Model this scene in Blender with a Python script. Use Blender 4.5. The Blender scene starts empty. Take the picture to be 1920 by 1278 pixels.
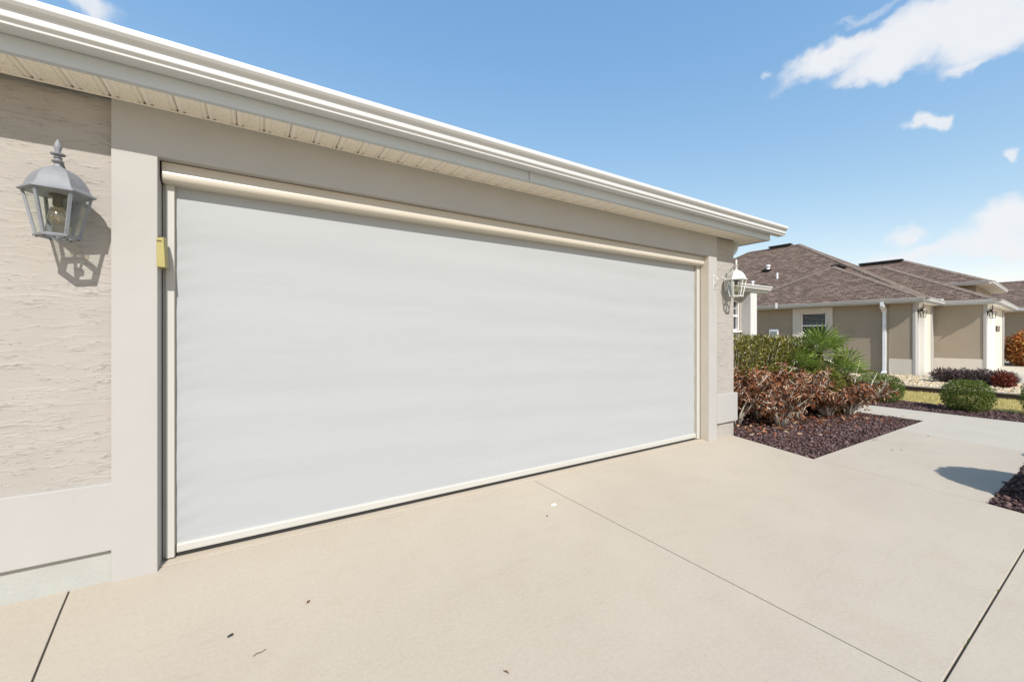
import bpy, bmesh, math, random
import numpy as np
from mathutils import Vector, Matrix
R = math.radians
S = bpy.context.scene
COL = S.collection

# ------------------------------------------------------------------ camera, sky, sun, exposure
cam_d = bpy.data.cameras.new('camera')
cam = bpy.data.objects.new('camera', cam_d); COL.objects.link(cam)
cam.location = (0, -2.757, 1.22)
cam.rotation_euler = (R(90), 0, R(-32.304))
cam_d.sensor_width = 36; cam_d.lens = 760 / 1920 * 36
cam_d.shift_y = -9 / 1920
cam_d.clip_start = 0.02; cam_d.clip_end = 2000
S.camera = cam
S.view_settings.view_transform = 'Standard'
S.view_settings.look = 'None'
S.view_settings.exposure = 0.35
S.view_settings.gamma = 1
S.view_settings.use_curve_mapping = False

LD = Vector((0.25, 1.0, -1.0)).normalized()          # direction the sunlight travels
SUN_EL = math.asin(-LD.z)
sun_d = bpy.data.lights.new('sun', 'SUN'); sun_d.energy = 4.2; sun_d.angle = R(0.5)
sun_d.color = (1.0, 0.955, 0.89)
sun = bpy.data.objects.new('sun', sun_d); COL.objects.link(sun)
sun.rotation_euler = LD.to_track_quat('-Z', 'Y').to_euler()
sun.location = (-4, -20, 18)

W = bpy.data.worlds.new('World'); S.world = W; W.use_nodes = True
nt = W.node_tree; nt.nodes.clear()
N = nt.nodes.new; LK = nt.links.new
out = N('ShaderNodeOutputWorld'); bg = N('ShaderNodeBackground'); LK(bg.outputs[0], out.inputs[0])
sky = N('ShaderNodeTexSky'); sky.sky_type = 'NISHITA'; sky.sun_disc = False
sky.sun_elevation = SUN_EL
sky.sun_rotation = math.atan2(-LD.x, -LD.y)
sky.air_density = 1.0; sky.dust_density = 0.3; sky.ozone_density = 1.0
bg.inputs['Strength'].default_value = 0.127
def vmath(op, a, b=None):
    n = N('ShaderNodeVectorMath'); n.operation = op
    for i, x in enumerate((a, b)):
        if x is None: continue
        if hasattr(x, 'is_linked') or hasattr(x, 'links'): LK(x, n.inputs[i])
        else: n.inputs[i].default_value = x
    return n.outputs['Value'] if op == 'DOT_PRODUCT' else n.outputs[0]
def smath(op, a, b=None, c=None, clamp=False):
    n = N('ShaderNodeMath'); n.operation = op; n.use_clamp = clamp
    for i, x in enumerate((a, b, c)):
        if x is None: continue
        if hasattr(x, 'links'): LK(x, n.inputs[i])
        else: n.inputs[i].default_value = x
    return n.outputs[0]
tc = N('ShaderNodeTexCoord'); DIR = tc.outputs['Generated']
n1 = N('ShaderNodeTexNoise'); n1.inputs['Scale'].default_value = 9; n1.inputs['Detail'].default_value = 7; n1.inputs['Roughness'].default_value = .55
LK(DIR, n1.inputs['Vector'])
sub = vmath('SUBTRACT', n1.outputs['Color'], (0.5, 0.5, 0.5))
sc = N('ShaderNodeVectorMath'); sc.operation = 'SCALE'; LK(sub, sc.inputs[0]); sc.inputs['Scale'].default_value = 0.125
DD = vmath('ADD', DIR, sc.outputs[0])
c32, s32 = .8453, .5343
def sky_dir(az, el):                                  # azimuth from +Y towards +X, elevation (degrees)
    return Vector((math.sin(R(az)) * math.cos(R(el)), math.cos(R(az)) * math.cos(R(el)), math.sin(R(el))))
# soft cumulus banks: azimuth, elevation, half width, half height (as tangents), tilt, density
CLOUDS = []
def px_cloud(px, py, w, h, tilt=0, dens=1.0):
    # cloud survey table given in degrees of azimuth / elevation
    r = (px - 960) / 760; up = (630 - py) / 760
    az = 32.304 + math.degrees(math.atan(r)); el = math.degrees(math.atan(up / math.sqrt(1 + r * r)))
    k = math.sqrt(1 + r * r + up * up)
    CLOUDS.append((az, el, 1.28 * w / 760 / k / math.sqrt(1 + r * r), 1.3 * h / 760 / k, tilt, dens))
for a in ((1700, 78, 150, 50, 8, 1), (1570, 103, 120, 22, 10, 1), (1850, 40, 150, 62, 15, 1), (1655, 132, 85, 24, 0, 1), (1950, 10, 150, 60, 0, 1),
          (1830, 128, 50, 10, 15, .6), (1743, 231, 27, 14, 0, .85), (1912, 276, 19, 16, 0, .8), (1432, 147, 15, 7, 0, .5),
          (1712, 440, 52, 15, 4, .85), (1712, 474, 105, 16, 6, .8), (1880, 436, 95, 40, 15, .95), (1850, 476, 84, 13, 3, .7), (1912, 524, 66, 16, 4, .6),
          (140, -2, 90, 26, -12, .8), (1660, 6, 130, 9, 5, .4), (2150, 60, 160, 70, 0, .9)):
    px_cloud(*a)
acc = None
for az, el, w, h, tilt, dens in CLOUDS:
    c = sky_dir(az, el); t1 = Vector((math.cos(R(az)), -math.sin(R(az)), 0)); t2 = c.cross(t1) * -1
    if t2.z < 0: t2 = -t2
    ct, st = math.cos(R(tilt)), math.sin(R(tilt)); a1 = t1 * ct + t2 * st; a2 = t2 * ct - t1 * st
    x = smath('DIVIDE', vmath('DOT_PRODUCT', vmath('SUBTRACT', DD, tuple(c)), tuple(a1)), w)
    y = smath('DIVIDE', vmath('DOT_PRODUCT', vmath('SUBTRACT', DD, tuple(c)), tuple(a2)), h)
    d2 = smath('ADD', smath('MULTIPLY', x, x), smath('MULTIPLY', y, y))
    d = smath('SQRT', d2)
    m = smath('MULTIPLY', smath('SUBTRACT', 1.0, smath('MULTIPLY', smath('SUBTRACT', d, 0.35), 1.35), clamp=True), dens)
    front = smath('GREATER_THAN', vmath('DOT_PRODUCT', DIR, tuple(c)), 0.0)
    m = smath('MULTIPLY', m, front)
    acc = m if acc is None else smath('SUBTRACT', 1.0, smath('MULTIPLY', smath('SUBTRACT', 1.0, acc), smath('SUBTRACT', 1.0, m)))
n2 = N('ShaderNodeTexNoise'); n2.inputs['Scale'].default_value = 16; n2.inputs['Detail'].default_value = 8; n2.inputs['Roughness'].default_value = .6
mp = N('ShaderNodeMapping'); mp.inputs['Scale'].default_value = (1, 1, 1.5); LK(DIR, mp.inputs[0]); LK(mp.outputs[0], n2.inputs['Vector'])
den = smath('ADD', acc, smath('MULTIPLY', smath('SUBTRACT', n2.outputs['Fac'], 0.5), 0.7))
mr = N('ShaderNodeMapRange'); mr.interpolation_type = 'SMOOTHSTEP'; LK(den, mr.inputs[0])
mr.inputs[1].default_value = 0.10; mr.inputs[2].default_value = 1.0; mr.inputs[3].default_value = 0; mr.inputs[4].default_value = 0.93
mask = smath('MULTIPLY', mr.outputs[0], smath('GREATER_THAN', acc, 0.001))
# thin general haze near the horizon comes with the sky itself; tint slightly to the photograph's lighter cyan-blue
sp_ = N('ShaderNodeSeparateColor'); LK(sky.outputs[0], sp_.inputs[0]); cb_ = N('ShaderNodeCombineColor')
for i_, (k_, g_) in enumerate(((1.36, 1.0), (1.90, .68), (3.10, .37))):
    LK(smath('MULTIPLY', smath('POWER', sp_.outputs[i_], g_), k_), cb_.inputs[i_])
mixc = N('ShaderNodeMix'); mixc.data_type = 'RGBA'; LK(mask, mixc.inputs[0]); LK(cb_.outputs[0], mixc.inputs[6])
mixc.inputs[7].default_value = (5.5, 5.55, 5.7, 1)
LK(mixc.outputs[2], bg.inputs['Color'])

# ------------------------------------------------------------------ helpers
def link(o, parent=None):
    COL.objects.link(o)
    if parent is not None: o.parent = parent
    return o
def tag(o, label=None, cat=None, group=None, kind=None):
    if label: o['label'] = label
    if cat: o['category'] = cat
    if group: o['group'] = group
    if kind: o['kind'] = kind
    return o
def empty(name, loc=(0, 0, 0), rz=0):
    o = bpy.data.objects.new(name, None); o.location = loc; o.rotation_euler = (0, 0, rz); o.empty_display_size = .1
    return link(o)
def copy_tree(o, parent=None):
    c = o.copy(); COL.objects.link(c); c.parent = parent
    for ch in list(o.children): copy_tree(ch, c)
    return c
class MB:
    def __init__(s): s.v = []; s.f = []; s.uv = {}
    def poly(s, pts, uv=None):
        b = len(s.v); s.v += [tuple(p) for p in pts]; s.f.append(tuple(range(b, b + len(pts))))
        if uv: s.uv[len(s.f) - 1] = uv
        return s
    def box(s, x0, x1, y0, y1, z0, z1):
        b = len(s.v)
        s.v += [(x0, y0, z0), (x1, y0, z0), (x1, y1, z0), (x0, y1, z0), (x0, y0, z1), (x1, y0, z1), (x1, y1, z1), (x0, y1, z1)]
        for q in ((0, 3, 2, 1), (4, 5, 6, 7), (0, 1, 5, 4), (1, 2, 6, 5), (2, 3, 7, 6), (3, 0, 4, 7)): s.f.append(tuple(b + i for i in q))
        return s
    def bar(s, p, q, w, h=None):                        # box along a segment
        h = h or w; p = Vector(p); q = Vector(q); d = (q - p).normalized()
        a = d.cross(Vector((0, 0, 1)));
        if a.length < 1e-4: a = Vector((1, 0, 0))
        a.normalize(); c = a.cross(d); b = len(s.v)
        for e in (p, q):
            for i, j in ((-1, -1), (1, -1), (1, 1), (-1, 1)): s.v.append(tuple(e + a * i * w / 2 + c * j * h / 2))
        for k in ((3, 2, 1, 0), (4, 5, 6, 7), (0, 1, 5, 4), (1, 2, 6, 5), (2, 3, 7, 6), (3, 0, 4, 7)): s.f.append(tuple(b + i for i in k))
        return s
    def tube(s, pts, rad, n=6, cap=True):
        pts = [Vector(p) for p in pts]; rings = []
        if not hasattr(rad, '__len__'): rad = [rad] * len(pts)
        ref = Vector((0, 0, 1))
        for i, p in enumerate(pts):
            d = (pts[min(i + 1, len(pts) - 1)] - pts[max(i - 1, 0)]).normalized()
            a = d.cross(ref)
            if a.length < .05: a = d.cross(Vector((1, 0, 0)))
            a.normalize(); c = a.cross(d); b = len(s.v); rings.append(b)
            for k in range(n):
                t = 2 * math.pi * k / n; s.v.append(tuple(p + (a * math.cos(t) + c * math.sin(t)) * rad[i]))
        for i in range(len(rings) - 1):
            for k in range(n):
                k2 = (k + 1) % n; s.f.append((rings[i] + k, rings[i] + k2, rings[i + 1] + k2, rings[i + 1] + k))
        if cap:
            s.f.append(tuple(rings[0] + k for k in reversed(range(n)))); s.f.append(tuple(rings[-1] + k for k in range(n)))
        return s
    def lathe(s, prof, n=24, c=(0, 0, 0), ph=0, cap=True):
        rings = []
        for r, z in prof:
            rings.append(len(s.v))
            for k in range(n):
                t = ph + 2 * math.pi * k / n; s.v.append((c[0] + r * math.cos(t), c[1] + r * math.sin(t), c[2] + z))
        for i in range(len(rings) - 1):
            for k in range(n):
                k2 = (k + 1) % n; s.f.append((rings[i] + k, rings[i] + k2, rings[i + 1] + k2, rings[i + 1] + k))
        if cap:
            s.f.append(tuple(rings[0] + k for k in reversed(range(n)))); s.f.append(tuple(rings[-1] + k for k in range(n)))
        return s
    def extrude_x(s, prof, x0, x1, close=True):          # profile in (y, z)
        n = len(prof); b = len(s.v)
        for x in (x0, x1): s.v += [(x, y, z) for y, z in prof]
        for k in range(n if close else n - 1):
            k2 = (k + 1) % n; s.f.append((b + k, b + n + k, b + n + k2, b + k2))
        if close:
            s.f.append(tuple(b + k for k in range(n))); s.f.append(tuple(b + n + k for k in reversed(range(n))))
        return s
    def prism(s, pts, z0, z1):
        n = len(pts); b = len(s.v)
        for z in (z0, z1): s.v += [(x, y, z) for x, y in pts]
        s.f.append(tuple(b + n + k for k in range(n))); s.f.append(tuple(b + k for k in reversed(range(n))))
        for k in range(n):
            k2 = (k + 1) % n; s.f.append((b + k, b + k2, b + n + k2, b + n + k))
        return s
    def build(s, name, mat, parent=None, smooth=False, bevel=0, kind=None, label=None, fix=False):
        me = bpy.data.meshes.new(name); me.from_pydata(s.v, [], s.f)
        if s.uv:
            l = me.uv_layers.new(name='UVMap')
            for i, uv in s.uv.items():
                p = me.polygons[i]
                for j, li in enumerate(p.loop_indices): l.data[li].uv = uv[j]
        if fix:
            bm = bmesh.new(); bm.from_mesh(me); bmesh.ops.recalc_face_normals(bm, faces=bm.faces); bm.to_mesh(me); bm.free()
        me.materials.append(mat)
        if smooth:
            me.shade_smooth()
            if smooth is not True:
                try: me.set_sharp_from_angle(angle=smooth)
                except Exception: pass
        me.update()
        o = bpy.data.objects.new(name, me); link(o, parent)
        if bevel:
            m = o.modifiers.new('bevel', 'BEVEL'); m.width = bevel; m.segments = 2; m.limit_method = 'ANGLE'; m.angle_limit = R(40)
        if kind: o['kind'] = kind
        if label: o['label'] = label
        return o
def np_mesh(name, verts, tris, mat, parent=None, kind=None, smooth=False):
    me = bpy.data.meshes.new(name); nv = len(verts); nf = len(tris); k = tris.shape[1]
    me.vertices.add(nv); me.vertices.foreach_set('co', verts.astype(np.float32).ravel())
    me.loops.add(nf * k); me.loops.foreach_set('vertex_index', tris.astype(np.int32).ravel())
    me.polygons.add(nf); me.polygons.foreach_set('loop_start', np.arange(0, nf * k, k, dtype=np.int32))
    me.update(calc_edges=True); me.materials.append(mat)
    if smooth: me.shade_smooth()
    o = bpy.data.objects.new(name, me); link(o, parent)
    if kind: o['kind'] = kind
    return o

# ------------------------------------------------------------------ materials
def mat(name, col, rough=.6, metal=0, spec=.4):
    m = bpy.data.materials.new(name); m.use_nodes = True
    b = m.node_tree.nodes['Principled BSDF']; b.inputs['Base Color'].default_value = (*col, 1)
    b.inputs['Roughness'].default_value = rough; b.inputs['Metallic'].default_value = metal
    b.inputs['Specular IOR Level'].default_value = spec
    return m, m.node_tree, b
def noise(t, scale, detail=5, rough=.6, vec=None, mscale=None, src='Object'):
    n = t.nodes.new('ShaderNodeTexNoise'); n.inputs['Scale'].default_value = scale; n.inputs['Detail'].default_value = detail; n.inputs['Roughness'].default_value = rough
    if vec is None:
        c = t.nodes.new('ShaderNodeTexCoord'); vec = c.outputs[src]
    if mscale:
        mp = t.nodes.new('ShaderNodeMapping'); mp.inputs['Scale'].default_value = mscale; t.links.new(vec, mp.inputs[0]); vec = mp.outputs[0]
    t.links.new(vec, n.inputs['Vector']); return n
def ramp(t, fac, stops):
    r = t.nodes.new('ShaderNodeValToRGB'); e = r.color_ramp.elements
    while len(e) < len(stops): e.new(.5)
    for i, (p, c) in enumerate(stops):
        e[i].position = p; e[i].color = (*c, 1) if hasattr(c, '__len__') else (c, c, c, 1)
    t.links.new(fac, r.inputs[0]); return r.outputs[0]
def mix(t, fac, a, b, mode='MIX'):
    m = t.nodes.new('ShaderNodeMix'); m.data_type = 'RGBA'; m.blend_type = mode
    for s_, x in ((0, fac), (6, a), (7, b)):
        if hasattr(x, 'links'): t.links.new(x, m.inputs[s_])
        elif hasattr(x, '__len__'): m.inputs[s_].default_value = (*x, 1)
        else: m.inputs[s_].default_value = x
    return m.outputs[2]
def mth(t, op, a, b=None, clamp=False):
    n = t.nodes.new('ShaderNodeMath'); n.operation = op; n.use_clamp = clamp
    for i, x in enumerate((a, b)):
        if x is None: continue
        if hasattr(x, 'links'): t.links.new(x, n.inputs[i])
        else: n.inputs[i].default_value = x
    return n.outputs[0]
def bump(t, b, h, strength, dist):
    n = t.nodes.new('ShaderNodeBump'); n.inputs['Strength'].default_value = strength; n.inputs['Distance'].default_value = dist
    t.links.new(h, n.inputs['Height']); t.links.new(n.outputs[0], b.inputs['Normal']); return n
def simple(name, col, rough=.6, metal=0, var=.06, bstr=0.1, nscale=14, spec=.4):
    m, t, b = mat(name, col, rough, metal, spec)
    n = noise(t, nscale); c = ramp(t, n.outputs['Fac'], [(.3, tuple(x * (1 - var) for x in col)), (.7, tuple(min(1, x * (1 + var)) for x in col))])
    t.links.new(c, b.inputs['Base Color'])
    if bstr:
        n2 = noise(t, nscale * 12, 3); bump(t, b, n2.outputs['Fac'], bstr, .002)
    return m
def stucco_rough():
    m, t, b = mat('trowelled_stucco', (.56, .50, .425), .85, 0, .25)
    tcn = t.nodes.new('ShaderNodeTexCoord'); P = tcn.outputs['Object']
    warp = noise(t, 5, 3, .5, P); wv = t.nodes.new('ShaderNodeVectorMath'); wv.operation = 'SCALE'; t.links.new(warp.outputs['Color'], wv.inputs[0]); wv.inputs['Scale'].default_value = .05
    ad = t.nodes.new('ShaderNodeVectorMath'); ad.operation = 'ADD'; t.links.new(P, ad.inputs[0]); t.links.new(wv.outputs[0], ad.inputs[1]); V = ad.outputs[0]
    sx = t.nodes.new('ShaderNodeSeparateXYZ'); t.links.new(P, sx.inputs[0]); Zc = sx.outputs['Z']
    def laps(freq, amp, ms, m_lo, m_hi, msc):
        nn = noise(t, 1, 5, .6, V, ms); phz = mth(t, 'ADD', mth(t, 'MULTIPLY', Zc, freq), mth(t, 'MULTIPLY', nn.outputs['Fac'], amp))
        saw = mth(t, 'SUBTRACT', 1.0, mth(t, 'FRACT', phz))
        saw = mth(t, 'POWER', saw, 4.5)
        mk = noise(t, 1, 4, .6, P, msc); return mth(t, 'MULTIPLY', saw, ramp(t, mk.outputs['Fac'], [(m_lo, 0), (m_hi, 1)]))
    l1 = laps(16, 5.5, (2.4, 2.4, 8), .45, .60, (4, 4, 18)); l2 = laps(38, 6, (6, 6, 20), .50, .64, (9, 9, 26)); l3 = laps(9, 3.5, (1.6, 1.6, 5), .47, .62, (3, 3, 12))
    lo = noise(t, 1, 4, .5, V, (4, 4, 14)); fine = noise(t, 220, 3, .6, P)
    h = mth(t, 'ADD', mth(t, 'MULTIPLY', l1, .9), mth(t, 'MULTIPLY', l2, .75)); h = mth(t, 'ADD', h, l3)
    h = mth(t, 'ADD', h, mth(t, 'MULTIPLY', lo.outputs['Fac'], .7)); h = mth(t, 'ADD', h, mth(t, 'MULTIPLY', fine.outputs['Fac'], .12))
    lips = fine.outputs['Fac']
    bump(t, b, h, 1.0, .0037)
    n = noise(t, 2.5, 6, .6, P); c = ramp(t, n.outputs['Fac'], [(.3, (.342, .318, .288)), (.7, (.375, .352, .322))])
    c = mix(t, mth(t, 'MULTIPLY', lips, .06), c, (.25, .21, .17)); t.links.new(c, b.inputs['Base Color'])
    return m
def concrete(name, c1, c2, stain):
    m, t, b = mat(name, c1, .88, 0, .25)
    tcn = t.nodes.new('ShaderNodeTexCoord'); P = tcn.outputs['Object']
    n = noise(t, .8, 8, .62, P); c = ramp(t, n.outputs['Fac'], [(.3, c1), (.68, c2)])
    n3 = noise(t, 3.5, 8, .65, P); c = mix(t, mth(t, 'MULTIPLY', ramp(t, n3.outputs['Fac'], [(.5, 0), (.75, 1)]), .38), c, stain)
    n4 = noise(t, 60, 4, .7, P); c = mix(t, .22, c, ramp(t, n4.outputs['Fac'], [(.3, tuple(x * .72 for x in c1)), (.7, tuple(min(1, x * 1.15) for x in c2))]))
    vo = t.nodes.new('ShaderNodeTexVoronoi'); vo.inputs['Scale'].default_value = 38; t.links.new(P, vo.inputs['Vector'])
    spk = mth(t, 'LESS_THAN', vo.outputs['Distance'], .075)
    n5 = noise(t, 7, 2, .5, P); spk = mth(t, 'MULTIPLY', spk, ramp(t, n5.outputs['Fac'], [(.56, 0), (.62, 1)]))
    c = mix(t, mth(t, 'MULTIPLY', spk, .35), c, (.30, .24, .17))
    # faint swirling broom / mildew drag marks
    n6 = noise(t, 1, 6, .7, P, (2, 9, 1)); c = mix(t, mth(t, 'MULTIPLY', ramp(t, n6.outputs['Fac'], [(.55, 0), (.8, 1)]), .22), c, tuple(x * .72 for x in stain))
    t.links.new(c, b.inputs['Base Color'])
    f = noise(t, 420, 3, .6, P); g = noise(t, 30, 4, .6, P)
    bump(t, b, mth(t, 'ADD', f.outputs['Fac'], mth(t, 'MULTIPLY', g.outputs['Fac'], 1.2)), .35, .002)
    return m
def leafy(name, cols, rough=.5, trans=.25, spec=.4):
    m, t, b = mat(name, cols[0], rough, 0, spec)
    g = t.nodes.new('ShaderNodeNewGeometry'); st = [(i / max(1, len(cols) - 1), c) for i, c in enumerate(cols)]
    c = ramp(t, g.outputs['Random Per Island'], st)
    t.links.new(c, b.inputs['Base Color'])
    if trans:
        tr = t.nodes.new('ShaderNodeBsdfTranslucent'); t.links.new(c, tr.inputs['Color'])
        ms = t.nodes.new('ShaderNodeMixShader'); ms.inputs[0].default_value = trans
        o = t.nodes['Material Output']; t.links.new(b.outputs[0], ms.inputs[1]); t.links.new(tr.outputs[0], ms.inputs[2]); t.links.new(ms.outputs[0], o.inputs[0])
    return m
def shingle():
    m, t, b = mat('roof_shingle', (.12, .09, .08), .95, 0, .15)
    uvn = t.nodes.new('ShaderNodeUVMap'); U = uvn.outputs[0]
    br = t.nodes.new('ShaderNodeTexBrick'); br.offset = .37; br.offset_frequency = 2; br.inputs['Scale'].default_value = 1
    br.inputs['Brick Width'].default_value = .21; br.inputs['Row Height'].default_value = .14; br.inputs['Mortar Size'].default_value = .009; br.inputs['Mortar Smooth'].default_value = .2
    br.inputs['Color1'].default_value = (.225, .170, .135, 1); br.inputs['Color2'].default_value = (.130, .094, .075, 1); br.inputs['Mortar'].default_value = (.055, .042, .04, 1); br.inputs['Bias'].default_value = 0
    t.links.new(U, br.inputs['Vector'])
    n = noise(t, 1, 5, .7, U, (3.5, 7, 1)); c = mix(t, .75, br.outputs['Color'], ramp(t, n.outputs['Fac'], [(.3, (.35, .33, .33)), (.5, (.85, .8, .78)), (.72, (1.5, 1.4, 1.35))]), 'MULTIPLY')
    n2 = noise(t, 90, 3, .7, U); c = mix(t, .5, c, ramp(t, n2.outputs['Fac'], [(.3, .5), (.7, 1.4)]), 'MULTIPLY')
    t.links.new(c, b.inputs['Base Color'])
    bump(t, b, br.outputs['Fac'], -.6, .02)
    return m
def glass_m(name, tint=(.9, .95, .93), refl=.12):
    m = bpy.data.materials.new(name); m.use_nodes = True; t = m.node_tree; t.nodes.clear()
    o = t.nodes.new('ShaderNodeOutputMaterial'); tr = t.nodes.new('ShaderNodeBsdfTransparent'); tr.inputs[0].default_value = (*tint, 1)
    gl = t.nodes.new('ShaderNodeBsdfGlossy'); gl.inputs['Roughness'].default_value = .03
    fr = t.nodes.new('ShaderNodeLayerWeight'); fr.inputs[0].default_value = .5
    ad = mth(t, 'ADD', mth(t, 'MULTIPLY', mth(t, 'POWER', fr.outputs['Facing'], 4.0), .6), refl, True); ms = t.nodes.new('ShaderNodeMixShader')
    t.links.new(ad, ms.inputs[0]); t.links.new(tr.outputs[0], ms.inputs[1]); t.links.new(gl.outputs[0], ms.inputs[2]); t.links.new(ms.outputs[0], o.inputs[0])
    return m
def screen_cloth():
    m, t, b = mat('screen_cloth', (.45, .46, .47), .8, 0, .3)
    tcn = t.nodes.new('ShaderNodeTexCoord'); P = tcn.outputs['Object']
    n = noise(t, 1, 6, .6, P, (1.1, 1, 7)); c = ramp(t, n.outputs['Fac'], [(.3, (.352, .367, .376)), (.7, (.364, .379, .388))])
    n2 = noise(t, 1, 4, .6, P, (.5, 1, 1.2)); c = mix(t, mth(t, 'MULTIPLY', ramp(t, n2.outputs['Fac'], [(.5, 0), (.8, 1)]), .22), c, (.385, .395, .40))
    t.links.new(c, b.inputs['Base Color'])
    w = noise(t, 1, 5, .6, P, (1.6, 1, 22)); w2 = noise(t, 1, 3, .5, P, (.8, 1, 3)); wv = t.nodes.new('ShaderNodeTexNoise'); wv.inputs['Scale'].default_value = 600; t.links.new(P, wv.inputs['Vector'])
    h = mth(t, 'ADD', mth(t, 'MULTIPLY', w.outputs['Fac'], .8), mth(t, 'MULTIPLY', w2.outputs['Fac'], 4)); h = mth(t, 'ADD', h, mth(t, 'MULTIPLY', wv.outputs['Fac'], .1))
    bump(t, b, h, .45, .0030)
    return m
def perforated():
    m, t, b = mat('vented_vinyl', (.64, .58, .47), .55, 0, .3)
    tcn = t.nodes.new('ShaderNodeTexCoord'); P = tcn.outputs['Object']
    vo = t.nodes.new('ShaderNodeTexVoronoi'); vo.inputs['Scale'].default_value = 130; vo.inputs['Randomness'].default_value = .5; t.links.new(P, vo.inputs['Vector'])
    d = mth(t, 'LESS_THAN', vo.outputs['Distance'], .33)
    c = mix(t, mth(t, 'MULTIPLY', d, .75), (.84, .77, .65), (.34, .29, .21)); t.links.new(c, b.inputs['Base Color'])
    bump(t, b, d, -.4, .001)
    return m
M = {}
M['stucco'] = stucco_rough()
M['trim'] = simple('painted_trim', (.385, .374, .355), .8, var=.03, bstr=.25, nscale=3, spec=.25)
M['concrete'] = concrete('driveway_concrete', (.412, .358, .290), (.468, .410, .332), (.395, .325, .24))
M['concrete2'] = concrete('walk_concrete', (.435, .392, .325), (.48, .435, .365), (.38, .33, .26))
M['threshold'] = concrete('threshold_concrete', (.42, .36, .285), (.48, .42, .34), (.37, .29, .205))
M['joint'] = simple('joint_dirt', (.10, .085, .07), .95, nscale=40)
M['found'] = simple('foundation_paint', (.372, .376, .352), .85, var=.05, bstr=.9, nscale=6, spec=.2)
M['pier'] = simple('pier_paint', (.56, .555, .545), .7, var=.03, bstr=.1, nscale=4)
M['jamb'] = simple('tan_jamb_lightened', (.58, .52, .44), .7, var=.04, bstr=.1, nscale=5)  # tan tone, made lighter than the trim to brighten the dim jamb face
M['gutter'] = simple('white_aluminium', (.56, .56, .555), .35, var=.02, bstr=0, nscale=2, spec=.5)
M['fascia'] = simple('fascia_aluminium', (.46, .49, .50), .4, var=.03, bstr=.05, nscale=2, spec=.5)
M['soffit'] = simple('soffit_vinyl', (.86, .80, .70), .5, var=.03, bstr=0, nscale=4, spec=.4)
M['perf'] = perforated()
M['cassette'] = simple('cassette_aluminium', (.50, .46, .385), .32, var=.03, bstr=0, nscale=2, spec=.6)
M['guide'] = simple('guide_aluminium', (.46, .452, .42), .4, var=.02, bstr=0, nscale=2, spec=.5)
M['cloth'] = screen_cloth()
M['bar'] = simple('bottom_bar_paint', (.45, .445, .415), .35, var=.02, bstr=0, nscale=2, spec=.5)
M['black'] = simple('black_rubber', (.02, .02, .02), .8, nscale=30)
M['brass'] = simple('yellow_plastic', (.32, .275, .095), .45, var=.08, bstr=.05, nscale=9)
M['lantern'] = simple('silver_lantern_metal', (.20, .21, .23), .62, .0, var=.10, bstr=.15, nscale=22, spec=.6)
M['lwhite'] = simple('white_lantern_metal', (.62, .62, .59), .4, .1, var=.08, bstr=.1, nscale=22, spec=.6)
M['dark_metal'] = simple('dark_bronze', (.07, .055, .045), .45, .5, nscale=22)
M['glass'] = glass_m('lantern_glass', (.93, .96, .94), .05)
M['bulb'] = glass_m('bulb_glass', (.98, .88, .74), .16)
M['winglass'] = mat('window_glass', (.025, .03, .035), .04, 0, .8)[0]
M['blind'] = simple('window_blind', (.25, .27, .27), .6, nscale=8)
M['roof'] = shingle()
M['ridge_vent'] = simple('ridge_vent_plastic', (.02, .02, .02), .7)
M['cap'] = simple('hip_cap_shingle', (.20, .155, .125), .95, var=.25, bstr=.3, nscale=5, spec=.15)
M['nwall'] = simple('taupe_stucco', (.33, .28, .215), .88, var=.04, bstr=.5, nscale=2.5, spec=.2)
M['nband'] = simple('light_band_stucco', (.60, .555, .485), .88, var=.03, bstr=.35, nscale=2.5, spec=.2)
M['white'] = simple('white_paint', (.80, .79, .76), .5, var=.02, bstr=.05, nscale=4)
M['ink'] = simple('dark_ink', (.03, .03, .03), .8)
M['hedge'] = leafy('hedge_leaf', [(.03, .05, .010), (.14, .15, .02), (.28, .25, .03), (.06, .08, .014), (.36, .32, .06), (.12, .07, .03), (.20, .20, .025)], .35, .2, .6)
M['box'] = leafy('boxwood_leaf', [(.045, .08, .008), (.10, .15, .014), (.17, .21, .025), (.06, .10, .012)], .4, .22, .5)
M['gold'] = leafy('golden_boxwood_leaf', [(.10, .13, .02), (.18, .20, .03), (.24, .24, .04)], .45, .25)
M['dead'] = leafy('dead_leaf', [(.05, .020, .012), (.25, .075, .035), (.14, .048, .025), (.46, .27, .16), (.10, .05, .03), (.55, .42, .28), (.34, .10, .03), (.06, .025, .014), (.42, .17, .065), (.20, .07, .03)], .5, .12, .3)
M['bark'] = simple('pale_twig_bark', (.55, .49, .41), .9, var=.3, bstr=.4, nscale=12)
M['trunk'] = simple('palm_fibre', (.12, .075, .04), .95, var=.4, bstr=.5, nscale=20)
M['palm'] = leafy('palm_leaf', [(.05, .09, .012), (.14, .22, .03), (.30, .38, .08), (.09, .16, .02)], .28, .15, .7)
M['palmdry'] = leafy('dry_palm_leaf', [(.22, .17, .08), (.30, .24, .13), (.20, .20, .08)], .6, .2)
M['stem'] = simple('green_stem', (.10, .15, .04), .5)
M['purple'] = leafy('purple_leaf', [(.06, .035, .04), (.11, .07, .075), (.15, .11, .10), (.07, .06, .04)], .6, .15)
M['croton'] = leafy('croton_leaf', [(.34, .07, .02), (.50, .18, .04), (.24, .05, .02), (.60, .38, .12), (.12, .08, .02)], .4, .2)
M['redcroton'] = leafy('red_croton_leaf', [(.16, .03, .025), (.24, .06, .03), (.10, .03, .02)], .4, .2)
M['rock'] = leafy('lava_rock', [(.055, .030, .028), (.13, .078, .076), (.085, .05, .05), (.21, .145, .14), (.10, .055, .045), (.03, .018, .018)], .9, 0, .2)
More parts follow.
